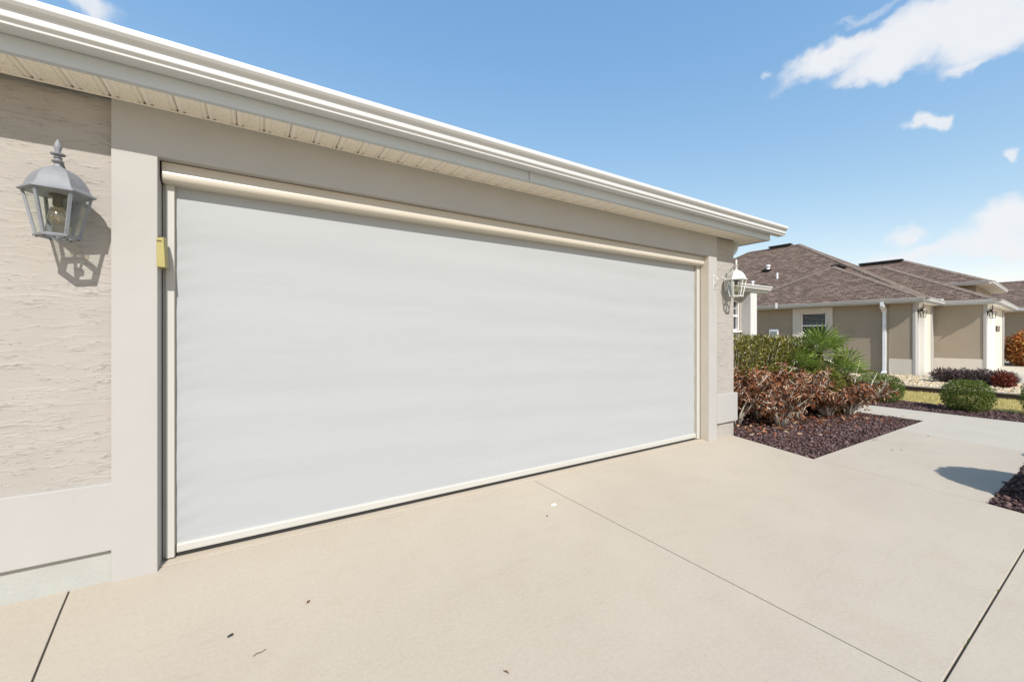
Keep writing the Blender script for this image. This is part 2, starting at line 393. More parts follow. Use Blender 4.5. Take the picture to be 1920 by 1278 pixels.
M['bed'] = simple('bed_soil', (.05, .03, .028), .95, var=.4, bstr=.5, nscale=30)
M['pebble'] = leafy('river_pebble', [(.42, .32, .18), (.60, .50, .34), (.50, .36, .20), (.66, .60, .48), (.34, .24, .14)], .8, 0, .3)
M['pebble_base'] = simple('pebble_soil', (.32, .24, .14), .95, var=.3, nscale=20)
M['grass'] = leafy('dormant_grass', [(.56, .46, .18), (.78, .62, .30), (.64, .52, .22), (.34, .35, .09), (.82, .70, .40)], .7, .3, .2)
M['turf'] = simple('turf_soil', (.34, .30, .14), .95, var=.3, bstr=.5, nscale=6)
M['edging'] = simple('edging_timber', (.05, .03, .022), .85, var=.3, nscale=15)
M['edge_top'] = simple('edging_concrete', (.42, .36, .28), .85, nscale=15)
M['chip'] = simple('white_paint_chip', (.8, .8, .78), .6)
M['dryleaf'] = simple('dry_brown_leaf', (.13, .07, .035), .7, nscale=60)
M['pvc'] = simple('white_pvc', (.78, .80, .82), .3, nscale=5)

# ------------------------------------------------------------------ ground, driveway, walk
g = MB().poly([(-300, -300, -.09), (500, -300, -.09), (500, 500, -.09), (-300, 500, -.09)]).build('ground', M['turf']); tag(g, kind='structure', label='wide flat lawn ground reaching past the houses')
def inset(poly, d):
    c = Vector((sum(p[0] for p in poly) / len(poly), sum(p[1] for p in poly) / len(poly)))
    n = len(poly); res = []
    area = sum(poly[i][0] * poly[(i + 1) % n][1] - poly[(i + 1) % n][0] * poly[i][1] for i in range(n)); sg = 1 if area > 0 else -1
    for i in range(n):
        p0, p1, p2 = Vector(poly[i - 1]), Vector(poly[i]), Vector(poly[(i + 1) % n])
        e1 = (p1 - p0).normalized(); e2 = (p2 - p1).normalized()
        n1 = Vector((-e1.y, e1.x)) * sg; n2 = Vector((-e2.y, e2.x)) * sg
        b = n1 + n2; b = b / max(.3, b.dot(n1)) if b.length > .01 else n1
        q = p1 + b * d; res.append((q.x, q.y))
    return res if area > 0 else res[::-1]
def slab(poly, parent, m, gap=.003, z=0, name='slab'):
    p = inset(poly, gap); o = MB().prism(p, z - .1, z).build(name, m, parent)
    mo = o.modifiers.new('bevel', 'BEVEL'); mo.width = .0022; mo.segments = 2; mo.limit_method = 'ANGLE'
    return o
drive = empty('driveway'); tag(drive, kind='structure', label='pale tan concrete driveway in front of the garage, cut into large slabs')
JX = 1.99; CY = -2.36
slab([(-6, .045), (-6, CY), (-.436, CY), (-.733, -.161), (-.759, .045)], drive, M['concrete'], .0035)
slab([(-.759, .045), (-.733, -.161), (-.436, CY), (JX, CY), (JX, .045)], drive, M['concrete'], .0036)
slab([(JX, .045), (JX, CY), (4.455, CY), (4.515, -2.107), (4.69, -.95), (4.97, 0), (4.97, .045)], drive, M['concrete'], .0030)
for x0, x1, xa, xb in ((-6, -6, -.436, -.1), (-.436, -.1, JX, JX), (JX, JX, 4.455, 3.9)):
    slab([(x0, CY), (x1, -5.2), (xb, -5.2), (xa, CY)], drive, M['concrete'], .0048)
for x0, x1, xa, xb in ((-6, -6, -.1, .1), (-.1, .1, JX, JX), (JX, JX, 3.9, 3.8)):
    slab([(x0, -5.2), (x1, -10), (xb, -10), (xa, -5.2)], drive, M['concrete'], .0055)
MB().poly([(-6, .3, -.008), (-6, -10, -.008), (3.75, -10, -.008), (3.85, -5.2, -.008), (4.42, CY, -.008), (4.5, -2.107, -.008), (4.66, -.95, -.008), (4.93, 0, -.008), (4.93, .3, -.008)]).build('joint_filler', M['joint'], drive)
slab([(-.46, .046), (4.47, .046), (4.47, .26), (-.46, .26)], drive, M['threshold'], .0012, .003, 'threshold')
walk = empty('walkway'); tag(walk, kind='structure', label='concrete walkway leading from the driveway towards the front entrance')
slab([(4.69, -.95), (4.515, -2.107), (5.93, -2.107), (6.2, -.965)], walk, M['concrete'], .0015)
slab([(6.2, -.965), (5.93, -2.107), (6.85, -2.107), (7.09, -.972)], walk, M['concrete'], .0015)
slab([(7.09, -.972), (6.85, -2.107), (8.17, -2.107), (8.17, -.985)], walk, M['concrete2'], .002)
slab([(8.17, -.985), (8.17, -2.107), (9.17, -2.107), (9.17, -.985)], walk, M['concrete2'], .002)
slab([(8.17, -.985), (9.17, -.985), (9.2, .3), (8.22, .3)], walk, M['concrete2'], .002)
slab([(8.22, .3), (9.2, .3), (9.25, 1.6), (8.28, 1.6)], walk, M['concrete2'], .002)
slab([(8.28, 1.6), (9.25, 1.6), (9.25, 3.15), (8.28, 3.15)], walk, M['concrete2'], .002)
MB().poly([(4.6, -2.09, -.008), (9.15, -2.09, -.008), (9.2, 3.1, -.008), (8.3, 3.1, -.008), (8.2, -1.0, -.008), (4.75, -1.0, -.008)]).build('joint_filler', M['joint'], walk)

rng = np.random.default_rng(7)
def inpoly(P, poly):
    x, y = P[:, 0], P[:, 1]; ins = np.zeros(len(P), bool); n = len(poly)
    for i in range(n):
        x0, y0 = poly[i]; x1, y1 = poly[(i + 1) % n]
        c = ((y0 > y) != (y1 > y)) & (x < (x1 - x0) * (y - y0) / (y1 - y0 + 1e-12) + x0); ins ^= c
    return ins
def scatter_poly(poly, n):
    xs = [p[0] for p in poly]; ys = [p[1] for p in poly]; P = np.stack([rng.uniform(min(xs), max(xs), n), rng.uniform(min(ys), max(ys), n)], 1)
    return P[inpoly(P, poly)]
OCT = np.array([(1, 0, 0), (-1, 0, 0), (0, 1, 0), (0, -1, 0), (0, 0, 1), (0, 0, -1)], float)
OT = np.array([(0, 2, 4), (2, 1, 4), (1, 3, 4), (3, 0, 4), (2, 0, 5), (1, 2, 5), (3, 1, 5), (0, 3, 5)])
def rocks(name, P, z, smin, smax, mt, parent=None, kind='stuff', flat=.7, jit=.45):
    n = len(P); s = rng.uniform(smin, smax, n) * rng.choice([.6, .8, 1, 1.3], n)
    V = OCT[None] * (1 + rng.uniform(-jit, jit, (n, 6, 1))) + rng.uniform(-.25, .25, (n, 6, 3))
    a = rng.uniform(0, 6.28, n); b = rng.uniform(-.8, .8, n)
    Rz = np.zeros((n, 3, 3)); Rz[:, 0, 0] = np.cos(a); Rz[:, 0, 1] = -np.sin(a); Rz[:, 1, 0] = np.sin(a); Rz[:, 1, 1] = np.cos(a); Rz[:, 2, 2] = 1
    Rx = np.zeros((n, 3, 3)); Rx[:, 0, 0] = 1; Rx[:, 1, 1] = np.cos(b); Rx[:, 1, 2] = -np.sin(b); Rx[:, 2, 1] = np.sin(b); Rx[:, 2, 2] = np.cos(b)
    V = V * np.array([1.25, .85, 1.0]); V = np.einsum('nij,nkj->nki', Rx, V); V = np.einsum('nij,nkj->nki', Rz, V); V[:, :, 2] *= flat
    V *= s[:, None, None]; zz = z + s * .35 + rng.uniform(0, .012, n)
    V[:, :, 0] += P[:, 0, None]; V[:, :, 1] += P[:, 1, None]; V[:, :, 2] += zz[:, None]
    T = (OT[None] + (np.arange(n) * 6)[:, None, None]).reshape(-1, 3)
    o = np_mesh(name, V.reshape(-1, 3), T, mt, parent, kind); return o
bed1 = [(4.985, .01), (4.70, -.935), (8.155, -.97), (8.205, .3), (8.26, 3.1), (5.05, 3.1), (5.05, .01)]
bed2 = [(9.19, -4.5), (9.19, -.985), (9.21, .3), (9.27, 3.1), (10.6, 3.1), (10.45, .2), (10.25, -1.7), (10.1, -4.5)]
bed3 = [(4.515, -2.110), (9.15, -2.110), (9.15, -4.5), (4.05, -4.5), (4.462, -2.37)]
for nm, poly, dens, lab in (('mulch_bed', bed1, 2600, 'bed of purple brown lava rock at the garage corner beside the dead shrubs'),
                      ('mulch_bed', bed2, 1500, 'strip of purple brown lava rock between the walkway and the lawn'),
                      ('mulch_bed', bed3, 1900, 'purple brown lava rock bed at the right edge past the walkway')):
    b_ = MB().poly([(x, y, -.022 if poly is not bed3 else -.010) for x, y in poly]).build(nm, M['bed'], fix=True); tag(b_, kind='structure', label='dark soil under the ' + lab)
    xs = [p[0] for p in poly]; ys = [p[1] for p in poly]; area = (max(xs) - min(xs)) * (max(ys) - min(ys))
    P = scatter_poly(inset(poly, .012 if poly is not bed3 else .004), int(area * dens)); cz = np.clip(P[:, 0] * 0, -.03, 0)
    o = rocks('lava_rock', P, -.014 if poly is not bed3 else -.002, .008, .017, M['rock']); tag(o, lab, 'gravel')
# lawn strip, edging, pebble yard of the neighbour
lawn = [(10.1, -9), (10.25, -1.7), (10.45, .2), (10.6, 8), (12.55, 8), (12.55, -9)]
b_ = MB().poly([(x, y, -.03) for x, y in lawn]).build('lawn', M['turf'], fix=True); tag(b_, kind='structure', label='yellowing dormant lawn strip between the two houses')
P = scatter_poly([(10.15, -3.2), (10.25, -1.7), (10.45, .2), (10.6, 4), (12.5, 4), (12.5, -3.2)], 60000); n = len(P)
hgt = rng.uniform(.018, .045, n); a = rng.uniform(0, 6.28, n); w = rng.uniform(.003, .006, n); ln = rng.uniform(-.02, .02, (n, 2))
V = np.zeros((n, 3, 3)); V[:, 0] = np.stack([P[:, 0] - np.cos(a) * w, P[:, 1] - np.sin(a) * w, np.full(n, -.032)], 1)
V[:, 1] = np.stack([P[:, 0] + np.cos(a) * w, P[:, 1] + np.sin(a) * w, np.full(n, -.032)], 1)
V[:, 2] = np.stack([P[:, 0] + ln[:, 0], P[:, 1] + ln[:, 1], hgt - .03], 1)
gr = np_mesh('grass', V.reshape(-1, 3), np.arange(n * 3).reshape(-1, 3), M['grass'], kind='stuff'); tag(gr, 'short yellow green dormant grass on the strip between the houses', 'grass')
e = empty('landscape_edging', (12.6, -1, 0)); tag(e, 'low dark edging board holding back the tan pebbles beside the lawn', 'edging')
MB().box(-.04, .04, -8, 5, -.08, .075).build('edging_board', M['edging'], e)
MB().box(-.05, .10, -8, 5, .077, .10).build('edging_cap', M['edge_top'], e)
yard = [(12.7, -9), (12.7, 8), (16.6, 8), (16.6, -9)]
b_ = MB().poly([(x, y, .02) for x, y in yard]).build('pebble_bed', M['pebble_base'], fix=True); tag(b_, kind='structure', label='bed of tan river pebbles along the neighbouring house')
P = scatter_poly([(12.72, -5), (12.72, 3.5), (16.55, 3.5), (16.55, -5)], 30000)
o = rocks('river_pebble', P, .02, .018, .038, M['pebble']); tag(o, 'tan and cream river pebbles spread beside the neighbouring house', 'gravel')

# ------------------------------------------------------------------ our garage house
H = empty('garage_house', (0, 0, 0)); tag(H, 'beige stucco garage house with white gutter along its eave and wide covered garage opening', 'house')
SZ = 2.402
def part(nm, mb, mt, **k): return mb.build(nm, mt, H, **k)
part('stucco_wall', MB().box(-6, -.60, .03, .22, -.08, 2.43), M['stucco'])
part('stucco_wall', MB().box(4.61, 5.02, .03, .22, -.08, 2.43), M['stucco'])
part('side_wall', MB().box(4.82, 5.018, .22, 3.3, -.08, 2.43), M['stucco'])
pb = .004
sur = [(-.606, -.1), (-.430, -.1), (-.430, 2.152), (4.45, 2.152), (4.45, -.1), (4.612, -.1), (4.612, 2.415), (-.606, 2.415), (-.606, .493), (-6, .493), (-6, .16), (-.606, .16)]
n_ = len(sur); m_ = MB(); m_.v = [(x_, 0.0, z_) for x_, z_ in sur] + [(x_, .26, z_) for x_, z_ in sur]
fr_ = [(0, 1, 2, 7, 8, 11), (2, 3, 6, 7), (3, 4, 5, 6), (8, 9, 10, 11)]
m_.f = fr_ + [tuple(i + n_ for i in reversed(q)) for q in fr_] + [(k, n_ + k, n_ + (k + 1) % n_, (k + 1) % n_) for k in range(n_) if k not in (8,) or True]
m_.f = [f for f in m_.f if set(f) != {11, 0, n_ + 11, n_}] + [(11, n_ + 11, n_, 0)]
part('door_surround', m_, M['trim'], bevel=pb)
part('foundation_wall', MB().box(-6, -.607, .026, .05, -.08, .165), M['found'])
part('base_band', MB().box(4.612, 5.055, -.003, 1.2, .18, .525), M['trim'], bevel=pb)
part('jamb_light_overlay', MB().box(4.4465, 4.4495, .006, .105, .002, 2.148), M['jamb'])  # thin overlay added on the right jamb, its paler colour stands in for light
part('door_reveal', MB().box(-.430, 4.45, .24, .26, -.05, 2.152), M['black'])
# soffit: panels of two perforated flats with V grooves
pit = .1295; x0 = -.866 - 20 * pit
def soffit_panel_mesh():
    prof = []
    for k in range(2):
        b0 = k * pit
        prof += [(b0 + .0005, .013), (b0 + .007, 0), (b0 + .021, 0), (b0 + .026, .005), (b0 + .033, .005), (b0 + .036, .0)]
        prof += [(b0 + .106, .0), (b0 + .109, .004), (b0 + .114, 0), (b0 + .122, 0), (b0 + .1290, .013)]
    mb = MB(); n = len(prof); y0, y1 = -.222, -.001; b = 0
    for y in (y0, y1): mb.v += [(x, y, z) for x, z in prof]
    for i in range(n - 1): mb.f.append((i, i + 1, n + i + 1, n + i))
    return mb
sp = soffit_panel_mesh()
first = None
k = 0; x = x0
while x < 5.30:
    if first is None:
        first = sp.build('soffit_panel', M['soffit'], H); first.location = (x, 0, SZ)
        vent = MB()
        for q in range(2): vent.poly([(q * pit + .036, -.218, -.0012), (q * pit + .106, -.218, -.0012), (q * pit + .106, -.012, -.0012), (q * pit + .036, -.012, -.0012)])
        vp = vent.build('vent_perforation', M['perf'], first)
    else:
        c = first.copy(); COL.objects.link(c); c.location = (x, 0, SZ); v = vp.copy(); COL.objects.link(v); v.parent = c
    x += 2 * pit
part('soffit_backing', MB().box(-6, 5.34, -.225, 0, SZ + .02, SZ + .03), M['joint'])
part('soffit_channel', MB().box(-6, 5.02, -.013, -.0005, SZ - .005, SZ - .0015), M['soffit'])
part('soffit_return', MB().box(5.021, 5.34, .001, 3.0, SZ, SZ + .012), M['soffit'])
# fascia boards with overlap joint
fz = 2.392
part('fascia', MB().box(-6, 1.748, -.236, -.224, fz, 2.56), M['fascia'])
part('fascia', MB().box(1.7465, 5.352, -.2385, -.2255, fz, 2.56), M['fascia'])
part('fascia_seam', MB().box(1.7455, 1.7485, -.2400, -.2392, fz + .001, 2.46), M['joint'])
part('fascia_lip', MB().box(-6, 5.352, -.224, -.205, fz, fz + .006), M['fascia'])
part('side_fascia', MB().box(5.34, 5.353, -.224, 3.2, fz, 2.56), M['fascia'])
def gutter_prof(fy, z0):
    pts = [(0, .11), (0, 0), (-.070, 0), (-.0745, .002), (-.0755, .0125), (-.0765, .0145), (-.088, .0225), (-.0895, .026), (-.0905, .057), (-.0925, .0585), (-.110, .0665), (-.1190, .078), (-.1200, .083), (-.1195, .1035), (-.116, .1065), (-.108, .1055), (-.108, .100), (-.112, .096), (-.1, .070), (-.086, .06), (-.085, .03), (-.068, .006), (-.004, .004), (-.004, .11)]
    return [(fy + y, z0 + z) for y, z in pts]
part('gutter', MB().extrude_x(gutter_prof(-.2405, 2.462), -6, 5.54), M['gutter'])
part('gutter_end_cap', MB().extrude_x([(-.2405 + y, 2.462 + z) for y, z in ((0, .11), (0, 0), (-.074, 0), (-.0755, .013), (-.0895, .026), (-.0905, .055), (-.1195, .084), (-.1195, .105))], 5.541, 5.543), M['gutter'])
# roof of the garage and of the wing
def roof_face(mb, pts, eave_dir):
    e_ = Vector(eave_dir).normalized(); P_ = [Vector(p) for p in pts]; nn = (P_[1] - P_[0]).cross(P_[2] - P_[0]).normalized(); up = nn.cross(e_)
    if up.z < 0: up = -up
    mb.poly(pts, [((p.dot(e_)), p.dot(up)) for p in P_])
rp = .42
rf = MB()
rz = lambda d: 2.545 + rp * d
roof_face(rf, [(-6, -.29, rz(0)), (5.40, -.29, rz(0)), (2.3, 2.81, rz(3.1)), (-6, 2.81, rz(3.1))], (1, 0, 0))
roof_face(rf, [(5.40, -.29, rz(0)), (5.40, 3.0, rz(0)), (2.3, 6.1, rz(3.1)), (2.3, 2.81, rz(3.1))], (0, 1, 0))
roof_face(rf, [(2.3, 2.81, rz(3.1)), (2.3, 6.1, rz(3.1)), (-6, 6.1, rz(3.1)), (-6, 2.81, rz(3.1))], (1, 0, 0))
part('roof', rf, M['roof'])
wy = 3.2
rf = MB()
roof_face(rf, [(5.2, 2.9, 2.545), (11.98, 2.9, 2.545), (8.9, 5.98, 2.545 + rp * 3.08), (5.2, 5.98, 2.545 + rp * 3.08)], (1, 0, 0))
roof_face(rf, [(11.98, 2.9, 2.545), (11.98, 9, 2.545), (8.9, 9, 2.545 + rp * 3.08), (8.9, 5.98, 2.545 + rp * 3.08)], (0, 1, 0))
part('roof', rf, M['roof'])
# wing front wall with a window, deep trim pier
part('wing_wall', MB().box(5.0, 10.62, wy, wy + .2, -.08, 2.43).box(11.02, 11.5, wy, wy + .2, -.08, 2.43).box(10.62, 11.02, wy, wy + .2, -.08, 1.36).box(10.62, 11.02, wy, wy + .2, 2.2, 2.43), M['stucco'])
part('wing_side_wall', MB().box(11.3, 11.498, wy + .2, 9, -.08, 2.43), M['stucco'])
part('wing_pier', MB().box(11.12, 11.44, 2.96, wy + .1, -.08, 2.415), M['pier'], bevel=pb)
part('wing_soffit', MB().box(5.36, 11.95, 2.95, wy + .2, SZ, SZ + .012), M['soffit'])
part('fascia', MB().box(5.36, 11.955, 2.937, 2.949, fz, 2.56), M['fascia'])
part('fascia', MB().box(11.952, 11.964, 2.949, 9, fz, 2.56), M['fascia'])
part('gutter', MB().extrude_x(gutter_prof(2.935, 2.462), 5.5, 11.98), M['gutter'])
win = part('window', MB().box(10.64, 10.66, wy + .06, wy + .12, 1.38, 2.18).box(10.99, 11.02, wy + .02, wy + .12, 1.38, 2.18).box(10.64, 11.02, wy + .06, wy + .12, 2.15, 2.19).box(10.64, 11.02, wy + .06, wy + .12, 1.36, 1.41).box(10.64, 11.0, wy + .05, wy + .1, 1.74, 1.79), M['white'])
MB().box(10.66, 10.99, wy + .09, wy + .095, 1.41, 2.15).build('pane', M['winglass'], win)
MB().box(10.82, 10.835, wy + .08, wy + .089, 1.41, 2.15).build('muntin', M['white'], win)
MB().box(10.66, 10.99, wy + .08, wy + .0885, 1.96, 1.975).build('muntin', M['white'], win)
part('window_sill', MB().box(10.58, 11.06, wy - .05, wy + .03, 1.32, 1.36), M['white'], bevel=.004)
# stub elbow of the downspout on the side wall near the corner
el = MB()
sec = [(5.16, 2.40), (5.155, 2.36), (5.135, 2.32), (5.10, 2.285), (5.06, 2.265), (5.04, 2.25)]
el.tube([(x_, .10, z_) for x_, z_ in sec], [.050, .052, .052, .050, .048, .046], 14)
part('downspout_elbow', el, M['fascia'], smooth=R(40))
part('downspout', MB().box(5.02, 5.075, .24, .31, .1, 2.38), M['gutter'])
t_ = part('roof_vent_pipe', MB().lathe([(.03, 0), (.03, .10), (.045, .11), (.045, .15), (.02, .165)], 12, (11.49, 3.10, 2.56)), M['pvc'])
# whole scene wall behind interior so side views stay closed
part('rear_wall', MB().box(-6, 4.82, 3.1, 3.3, -.08, 2.43), M['stucco'])

# ------------------------------------------------------------------ retractable screen in the garage opening
sc_ = empty('garage_screen', (2, .13, 0)); tag(sc_, 'wide pale grey roll down fabric screen closing the garage opening', 'roller screen')
def spart(nm, mb, mt, **k):
    o = mb.build(nm, mt, sc_, **k); o.matrix_parent_inverse = Matrix.Translation((-2, -.13, 0)); return o
cz0 = 2.043
cp = [(.235, 2.149), (.058, 2.149), (.055, 2.145), (.055, 2.098), (.053, 2.094), (.0515, 2.086), (.052, 2.072), (.055, 2.062), (.062, 2.053), (.073, 2.046), (.09, cz0), (.125, cz0), (.235, cz0)]
spart('cassette', MB().extrude_x(cp, -.421, 4.442), M['cassette'], smooth=R(35))
spart('cassette_end_cap', MB().extrude_x([(y - .001 if y < .2 else y, z - (.001 if z < 2.1 else 0)) for y, z in cp], -.4245, -.4215), M['dark_metal'])
spart('cassette_gap', MB().box(-.43, 4.449, .06, .2, 2.1492, 2.1515), M['black'])
spart('side_guide', MB().box(-.4135, -.376, .105, .155, .012, 2.05), M['guide'], bevel=.002)
spart('guide_channel', MB().box(-.4275, -.4138, .122, .2, .012, 2.05), M['guide'], bevel=.002)
spart('side_guide', MB().box(4.385, 4.440, .108, .155, .012, 2.05), M['guide'], bevel=.002)
spart('guide_slot', MB().box(-.376, -.3735, .12, .1335, .012, 2.05), M['edge_top'])
spart('guide_slot', MB().box(4.379, 4.385, .122, .1335, .012, 2.05), M['edge_top'])
nx, nz = 150, 320
gx = -.374 + 4.756 * np.linspace(0, 1, nx) ** 1.7; gz = np.linspace(.07, 2.05, nz); X_, Z_ = np.meshgrid(gx, gz)
Y_ = .135 + .0022 * np.sin(Z_ * 9 + .6 * np.sin(X_ * 1.3)) * np.exp(-((X_ - .2) ** 2) / 1.5) + .0015 * np.sin(X_ * 2.1) + .001 * np.sin(Z_ * 23 + X_ * 1.1) + .0012 * np.exp(-(X_ + .374) / .10) * np.sin(Z_ * 62 - X_ * 25 + 2 * np.sin(Z_ * 7)) * (.4 + .6 * np.sin(Z_ * 3.1 + .4) ** 2) + .0004 * np.sin(Z_ * 41 + 1.5 * np.sin(X_ * 2.3)) * np.exp(-((X_ - 3.2) ** 2) / 3)
V = np.stack([X_, Y_, Z_], -1).reshape(-1, 3); ii = (np.arange(nz - 1)[:, None] * nx + np.arange(nx - 1)[None]).ravel()
o = np_mesh('fabric', V, np.stack([ii, ii + 1, ii + nx + 1, ii + nx], 1), M['cloth'], sc_, smooth=True); o.matrix_parent_inverse = Matrix.Translation((-2, -.13, 0))
spart('bottom_bar', MB().extrude_x([(.121, .028), (.119, .034), (.119, .066), (.123, .076), (.15, .078), (.15, .028)], -.368, 4.376), M['bar'])
spart('bottom_seal', MB().box(-.368, 4.376, .128, .15, .004, .028), M['black'])

# yellow folded cover on the left guide
yc = empty('wall_sensor', (-.41, .05, 1.66)); tag(yc, 'small yellow folded plastic sensor cover fixed beside the screen', 'sensor')
yb = MB(); A_ = [(-.022, -.058), (.012, -.058), (.016, .02), (-.022, .02)]; B_ = [(-.026, -.050), (.004, -.050), (.008, .02), (-.026, .02)]
yb.v += [(x_, y_, -.082) for x_, y_ in A_] + [(x_, y_, .07) for x_, y_ in B_] + [(-.026, -.012, .082), (.002, -.012, .082), (.004, .02, .082), (-.026, .02, .082)]
for f in ((3, 2, 1, 0), (0, 1, 5, 4), (1, 2, 6, 5), (2, 3, 7, 6), (3, 0, 4, 7), (4, 5, 9, 8), (5, 6, 10, 9), (6, 7, 11, 10), (7, 4, 8, 11), (8, 9, 10, 11)): yb.f.append(f)
yb.build('cover', M['brass'], yc, bevel=.002)
MB().box(-.0225, -.004, -.0535, -.052, .052, .0555).build('slot', M['ink'], yc)

# ------------------------------------------------------------------ wall lanterns
def make_lantern(metal, label, group=None):
    r = empty('wall_lantern'); tag(r, label, 'lantern', group)
    # local origin: on the wall, height of the roof rim; lantern hangs at y = -.14
    cy = -.135; n = 6; ph = R(7)
    def ring(rad, z): return [(rad * math.cos(ph + k * math.pi / 3), cy + rad * math.sin(ph + k * math.pi / 3), z) for k in range(n)]
    rt, rb = .106, .068; zt, zb = -.012, -.200
    cap = MB().lathe([(.116, -.012), (.124, -.010), (.124, -.003), (.112, .003), (.104, .016), (.098, .034), (.088, .055), (.072, .078), (.054, .094), (.034, .105), (.016, .113), (.012, .125)], 6, (0, cy, 0), ph)
    cap.build('roof_cap', metal, r, bevel=.0015)
    MB().lathe([(.012, .112), (.010, .128), (.018, .132), (.021, .138), (.012, .142), (.010, .150), (.016, .153), (.012, .157), (.010, .163), (.024, .167), (.025, .172), (.009, .176), (.009, .184), (.013, .196), (.0135, .206), (.009, .222), (.002, .238)], 14, (0, cy, 0)).build('finial', metal, r, smooth=R(50))
    T = ring(rt, zt); B = ring(rb, zb)
    for k in range(n):
        MB().bar(T[k], B[k], .011, .009).build('frame_bar', metal, r)
        k2 = (k + 1) % n; s_ = .985
        f = lambda p: (p[0] * s_, cy + (p[1] - cy) * s_, p[2])
        MB().poly([f(T[k]), f(B[k]), f(B[k2]), f(T[k2])]).build('glass_panel', M['glass'], r)
        a_ = Vector(B[k]); b_ = MB().lathe([(.003, -.004), (.005, -.002), (.003, 0)], 8, (a_.x * .94, cy + (a_.y - cy) * .94, zb - .008)); b_.build('rivet', M['dark_metal'], r)
    MB().lathe([(.050, zb - .008), (.076, zb - .008), (.078, zb), (.070, zb + .005), (.050, zb + .004), (.050, zb - .008)], 6, (0, cy, 0), ph, cap=False).build('base_ring', metal, r)
    x = MB()
    q = ring(.066, zb - .002); x.bar(q[1], q[4], .009, .004)
    x.lathe([(.016, zb - .010), (.016, zb + .002)], 10, (0, cy, 0)); x.build('base_spider', metal, r)
    MB().lathe([(.028, -.014), (.028, -.022), (.017, -.026), (.017, -.062), (.014, -.066)], 16, (0, cy, 0)).build('bulb_socket', M['dark_metal'], r)
    MB().lathe([(.013, -.064), (.016, -.074), (.028, -.094), (.033, -.112), (.031, -.128), (.022, -.141), (.010, -.147), (.001, -.148)], 18, (0, cy, 0)).build('bulb', M['bulb'], r, smooth=True)
    MB().tube([(0, cy, -.10), (.006, cy, -.112), (-.005, cy, -.12), (.004, cy + .004, -.128)], .0022, 5).build('filament', M['guide'], r)
    arm = [(0, cy, .152), (0, cy + .012, .156), (0, cy + .035, .148), (0, cy + .060, .125), (0, cy + .085, .092), (0, cy + .105, .050), (0, cy + .116, .0), (0, cy + .113, -.05), (0, cy + .120, -.085), (0, -.004, -.10)]
    MB().tube(arm, [.006, .007, .008, .009, .010, .010, .010, .009, .008, .008], 8).build('arm', metal, r, smooth=True)
    MB().tube([(0, -.012, .02), (0, -.022, .05), (0, -.045, .066), (0, -.066, .055), (0, -.062, .038), (0, -.048, .040)], .005, 6).build('scroll', metal, r, smooth=True)
    pl = MB(); pts = [(.030 * math.cos(t) * (1 if abs(math.sin(t)) < .7 else .8), .085 * math.sin(t)) for t in [2 * math.pi * i / 16 for i in range(16)]]
    b = len(pl.v)
    for y_, s_ in ((-.001, 1), (-.010, 1), (-.017, .7)): pl.v += [(px_ * s_, y_, pz * s_ - .045) for px_, pz in pts]
    for lv in range(2):
        for i in range(16): j = (i + 1) % 16; pl.f.append((lv * 16 + i, lv * 16 + j, lv * 16 + 16 + j, lv * 16 + 16 + i))
    pl.f.append(tuple(32 + i for i in range(16))); pl.build('wall_plate', metal, r)
    return r
L1 = make_lantern(M['lantern'], 'grey metal coach lantern with clear glass and bulb on rough stucco left of the screen'); L1.location = (-.757, .028, 1.872)
def recolor(root, m0, m1):
    for ch in root.children:
        if ch.data.materials[0] is m0:
            ch.data = ch.data.copy(); ch.data.materials[0] = m1
L2 = copy_tree(L1); L2['label'] = 'white painted coach lantern on the narrow stucco strip at the garage right corner'; L2.location = (4.83, .028, 1.895); recolor(L2, M['lantern'], M['lwhite'])
# little white hook bracket on the right pilaster
hb = empty('wall_hook', (4.545, 0, 1.87)); tag(hb, 'small white scrolled hook bracket screwed to the right white pilaster', 'hook')
MB().box(-.014, .014, -.006, -.0005, -.10, .07).build('plate', M['lwhite'], hb, bevel=.003)
MB().tube([(0, -.006, -.06), (0, -.03, -.05), (0, -.055, -.02), (0, -.075, .015), (0, -.10, .03), (0, -.118, .02), (0, -.112, .002), (0, -.098, .006)], [.006, .007, .007, .007, .006, .006, .005, .004], 8).build('scroll', M['lwhite'], hb, smooth=True)
MB().tube([(0, -.006, .045), (0, -.028, .042), (0, -.045, .02), (0, -.058, -.01)], .005, 6).build('brace', M['lwhite'], hb, smooth=True)

# ------------------------------------------------------------------ neighbouring house
PH = R(3.5); NA = (16.56, 1.02)
NB = empty('neighbor_house', (NA[0], NA[1], 0), PH); tag(NB, 'taupe stucco house with brown hipped shingle roof across the lawn strip', 'house')
def npart(nm, mb, mt, **k): return mb.build(nm, mt, NB, **k)
WZ = 2.29; EZ = 2.335
npart('wall', MB().box(.02, .3, .58, 2.06, -.1, WZ).box(.02, .3, 3.02, 9, -.1, WZ).box(.02, .3, 2.06, 3.02, 2.08, WZ).box(.02, .3, 2.06, 3.02, -.1, .95), M['nwall'])
npart('wall', MB().box(0, .3, .0, .58, .53, WZ), M['nwall'])
npart('base_band', MB().box(-.014, .3, 0.012, .58, -.1, .528), M['nband'], bevel=.004)
npart('corner_trim', MB().box(-.022, .12, -.012, .055, -.1, 2.28), M['trim'], bevel=.003)
npart('corner_trim', MB().box(.12, .42, -.012, .1, -.1, 2.28), M['trim'], bevel=.003)
npart('recess_wall', MB().box(.42, 2.06, .30, .4, -.1, 2.28), M['nband'])
npart('door_frame', MB().box(.42, .52, .0, .30, -.1, 2.1).box(1.32, 1.40, .0, .30, -.1, 2.1).box(.80, .86, .26, .30, -.1, 2.05).box(.42, 1.40, .02, .3, 2.1, 2.27), M['white'])
npart('front_wall', MB().box(1.40, 2.30, 0, .4, -.1, WZ), M['nband'])
